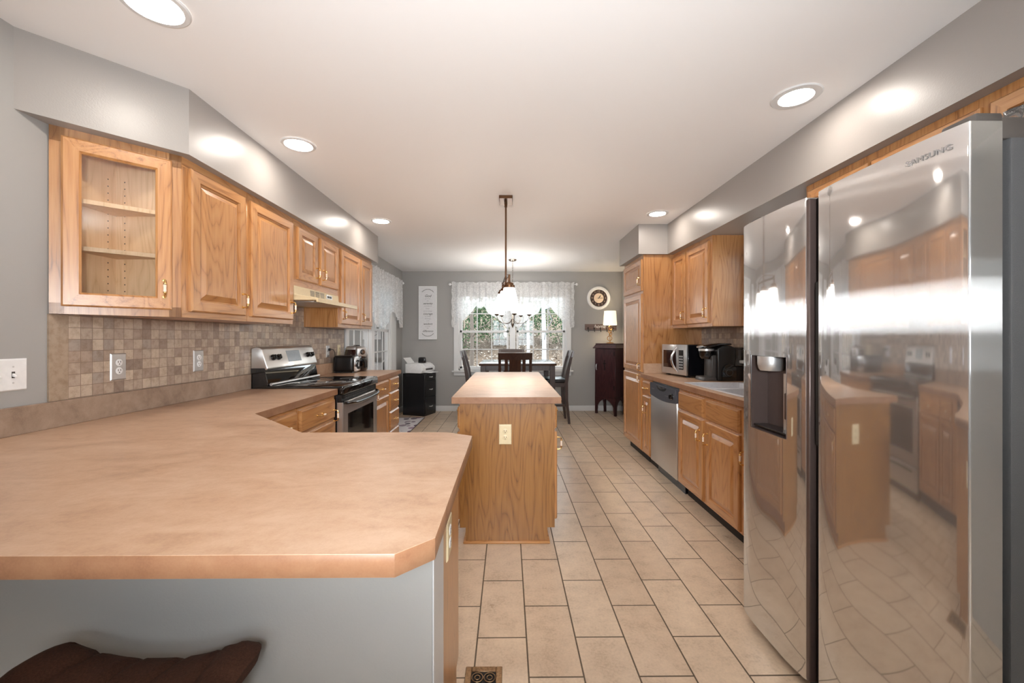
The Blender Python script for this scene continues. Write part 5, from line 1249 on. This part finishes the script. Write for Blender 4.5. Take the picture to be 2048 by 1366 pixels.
def register():
    x0, x1, y0, y1 = -0.162, -0.022, 1.285, 1.585
    t = thing('floor_register', 'worn brass scrollwork floor register in the tiles by the peninsula end', 'floor vent', ((x0 + x1) / 2, (y0 + y1) / 2, 0))
    m = MB(); e = 0.024
    m.box(x0, x0 + e, y0, y1, 0.0003, 0.006, 0.002, 1); m.box(x1 - e, x1, y0, y1, 0.0003, 0.006, 0.002, 1); m.box(x0 + e, x1 - e, y0, y0 + e, 0.0003, 0.006, 0.002, 1); m.box(x0 + e, x1 - e, y1 - e, y1, 0.0003, 0.006, 0.002, 1); m.build('frame', 'register_brass', t)
    MB().box(x0 + e, x1 - e, y0 + e, y1 - e, 0.0003, 0.0012).build('duct_opening', 'void_black', t, smooth=False)
    m = MB()
    for a in range(2):
        for b in range(5):
            c = (x0 + e + 0.023 + a * 0.046, y0 + e + 0.026 + b * 0.05)
            for rr in (0.021, 0.010): m.tube([(c[0] + rr * math.cos(q * math.pi / 10), c[1] + rr * math.sin(q * math.pi / 10), 0.004) for q in range(20)], 0.0018, 5, closed=True)
    m.build('scroll_grille', 'register_brass', t)
register()

# ---------------------------------------------------------------- outside
def hill(x, y): 
    d = max(0.0, y - 8.2); base = -0.55 + 0.23 * d
    if y < 8.2: base = -0.55
    return base + 0.12 * math.sin(x * 0.7 + y * 0.5) * min(1, d / 3)
def outside():
    m = MB(); g = {}; nx, ny = 40, 34
    for i in range(nx + 1):
        for j in range(ny + 1):
            x = -16 + 30 * i / nx; y = -8 + 34 * j / ny; g[i, j] = m.bm.verts.new((x, y, hill(x, y)))
    for i in range(nx):
        for j in range(ny): m.bm.faces.new([g[i, j], g[i + 1, j], g[i + 1, j + 1], g[i, j + 1]])
    struct(m.build('ground', 'soil', ang=180), 'leaf-covered bank rising behind the house')
    rs = random.Random(11); m = MB()
    for k in range(20000):
        x, y = rs.uniform(-7, 7), 8.0 + 9 * rs.random() ** 1.3; s = rs.uniform(0.025, 0.06); a = rs.uniform(0, 6.28); tl = rs.uniform(-0.5, 0.7)
        c = Vector((x, y, hill(x, y) + 0.02 + rs.random() * 0.05)); u = Vector((math.cos(a), math.sin(a), tl)) * s; v = Vector((-math.sin(a), math.cos(a), rs.uniform(-0.3, 0.6))) * s * 0.6
        m.quad(c - u, c + v * 0.8, c + u, c - v * 0.8)
    o = m.build('leaf_litter', 'dry_leaf', smooth=False); o['kind'] = 'stuff'; tag(o, 'fallen dry leaves covering the bank outside the back window', 'leaves')
outside()
def tree(x, y, h, r, mat, label, lean=(0, 0), seed=1, group='trees outside the back window'):
    rs = random.Random(seed); z0 = hill(x, y) - 0.1
    t = thing('tree', label, 'tree', (x, y, z0), group=group)
    pts = [(x + lean[0] * k / 8 + 0.04 * math.sin(k), y + lean[1] * k / 8, z0 + h * k / 8) for k in range(9)]
    MB().tube(pts, [r * (1 - 0.08 * k) for k in range(9)], 12).build('trunk', mat, t)
    for k in range(7):
        f = rs.uniform(0.25, 0.95); b = Vector(pts[int(f * 8)]); a = rs.uniform(0, 6.28); L = rs.uniform(0.8, 1.8); q = [b]
        for j in range(1, 5): q.append(b + Vector((math.cos(a), math.sin(a), 0.5)) * L * j / 4 + Vector((rs.uniform(-.1, .1), rs.uniform(-.1, .1), rs.uniform(-.05, .1))))
        MB().tube(q, r * 0.22, 6, r2=0.008).build('branch', mat, t)
for a in ((-0.98, 10.5, 6, 0.06, 'bark', 'dark tree trunk seen through the left sash of the back window', (0.1, 0), 1), (0.84, 10.0, 6, 0.062, 'pale_bark', 'pale trunk seen through the right sash of the back window', (0.05, 0), 2),
          (0.55, 11.5, 7, 0.045, 'pale_bark', 'pale slim trunk just right of the centre mullion of the back window', (-0.1, 0), 3), (-1.9, 13, 7, 0.17, 'bark', 'thick trunk far up the bank behind the left window casing', (0.2, 0), 4), (2.4, 12.2, 7, 0.15, 'bark', 'dark trunk up the bank behind the right window casing', (-0.2, 0), 5)): tree(*a)
def shrub(x, y, w, h, label, n=2600, seed=1, d=None, z=None, group='evergreen shrubs outside'):
    rs = random.Random(seed); z0 = hill(x, y) if z is None else z; d = d or w
    t = thing('evergreen_shrub', label, 'shrub', (x, y, z0), group=group)
    m = MB()
    for k in range(5):
        a = rs.uniform(0, 6.28); m.tube([(x, y, z0 - 0.05), (x + 0.2 * w * math.cos(a), y + 0.2 * d * math.sin(a), z0 + h * 0.4), (x + 0.35 * w * math.cos(a), y + 0.35 * d * math.sin(a), z0 + h * 0.8)], 0.02, 6, r2=0.006)
    m.build('stems', 'bark', t)
    m = MB()
    for k in range(n):
        while True:
            p = Vector((rs.uniform(-1, 1), rs.uniform(-1, 1), rs.uniform(-1, 1)))
            if 0.25 < p.length < 1: break
        q = Vector((x + p.x * w / 2, y + p.y * d / 2, z0 + h * 0.52 + p.z * h * 0.48)); s = rs.uniform(0.03, 0.065); a = rs.uniform(0, 6.28); b = rs.uniform(-1, 1)
        u = Vector((math.cos(a), math.sin(a), b)).normalized() * s; v = Vector((-math.sin(a), math.cos(a), rs.uniform(-1, 1))).normalized() * s * 0.55
        m.quad(q - u, q + v, q + u, q - v)
    m.build('foliage', 'evergreen', t, smooth=False)
for i, (x, y, w, h, lab) in enumerate(((-1.55, 14.0, 2.0, 2.4, 'evergreen shrub at the left edge of the back window view'), (-0.45, 14.6, 1.9, 2.6, 'dense evergreen shrub behind the left sash of the back window'), (0.75, 15.0, 2.0, 2.6, 'evergreen shrub behind the centre mullion of the back window'),
                                        (1.9, 14.2, 2.2, 2.6, 'evergreen shrub at the right edge of the back window view'), (0.2, 17.5, 5.5, 3.6, 'wide evergreen mass at the top of the bank'))):
    shrub(x, y, w, h, lab, 2600 if i < 4 else 5000, i + 1)
shrub(-4.6, 7.0, 3.6, 4.2, 'evergreen shrub outside the side window, nearest the house', 5200, 21, z=-0.55)
shrub(-6.4, 10.6, 4.2, 5.0, 'evergreen shrub outside the side window, farther out', 5200, 22, z=-0.55)
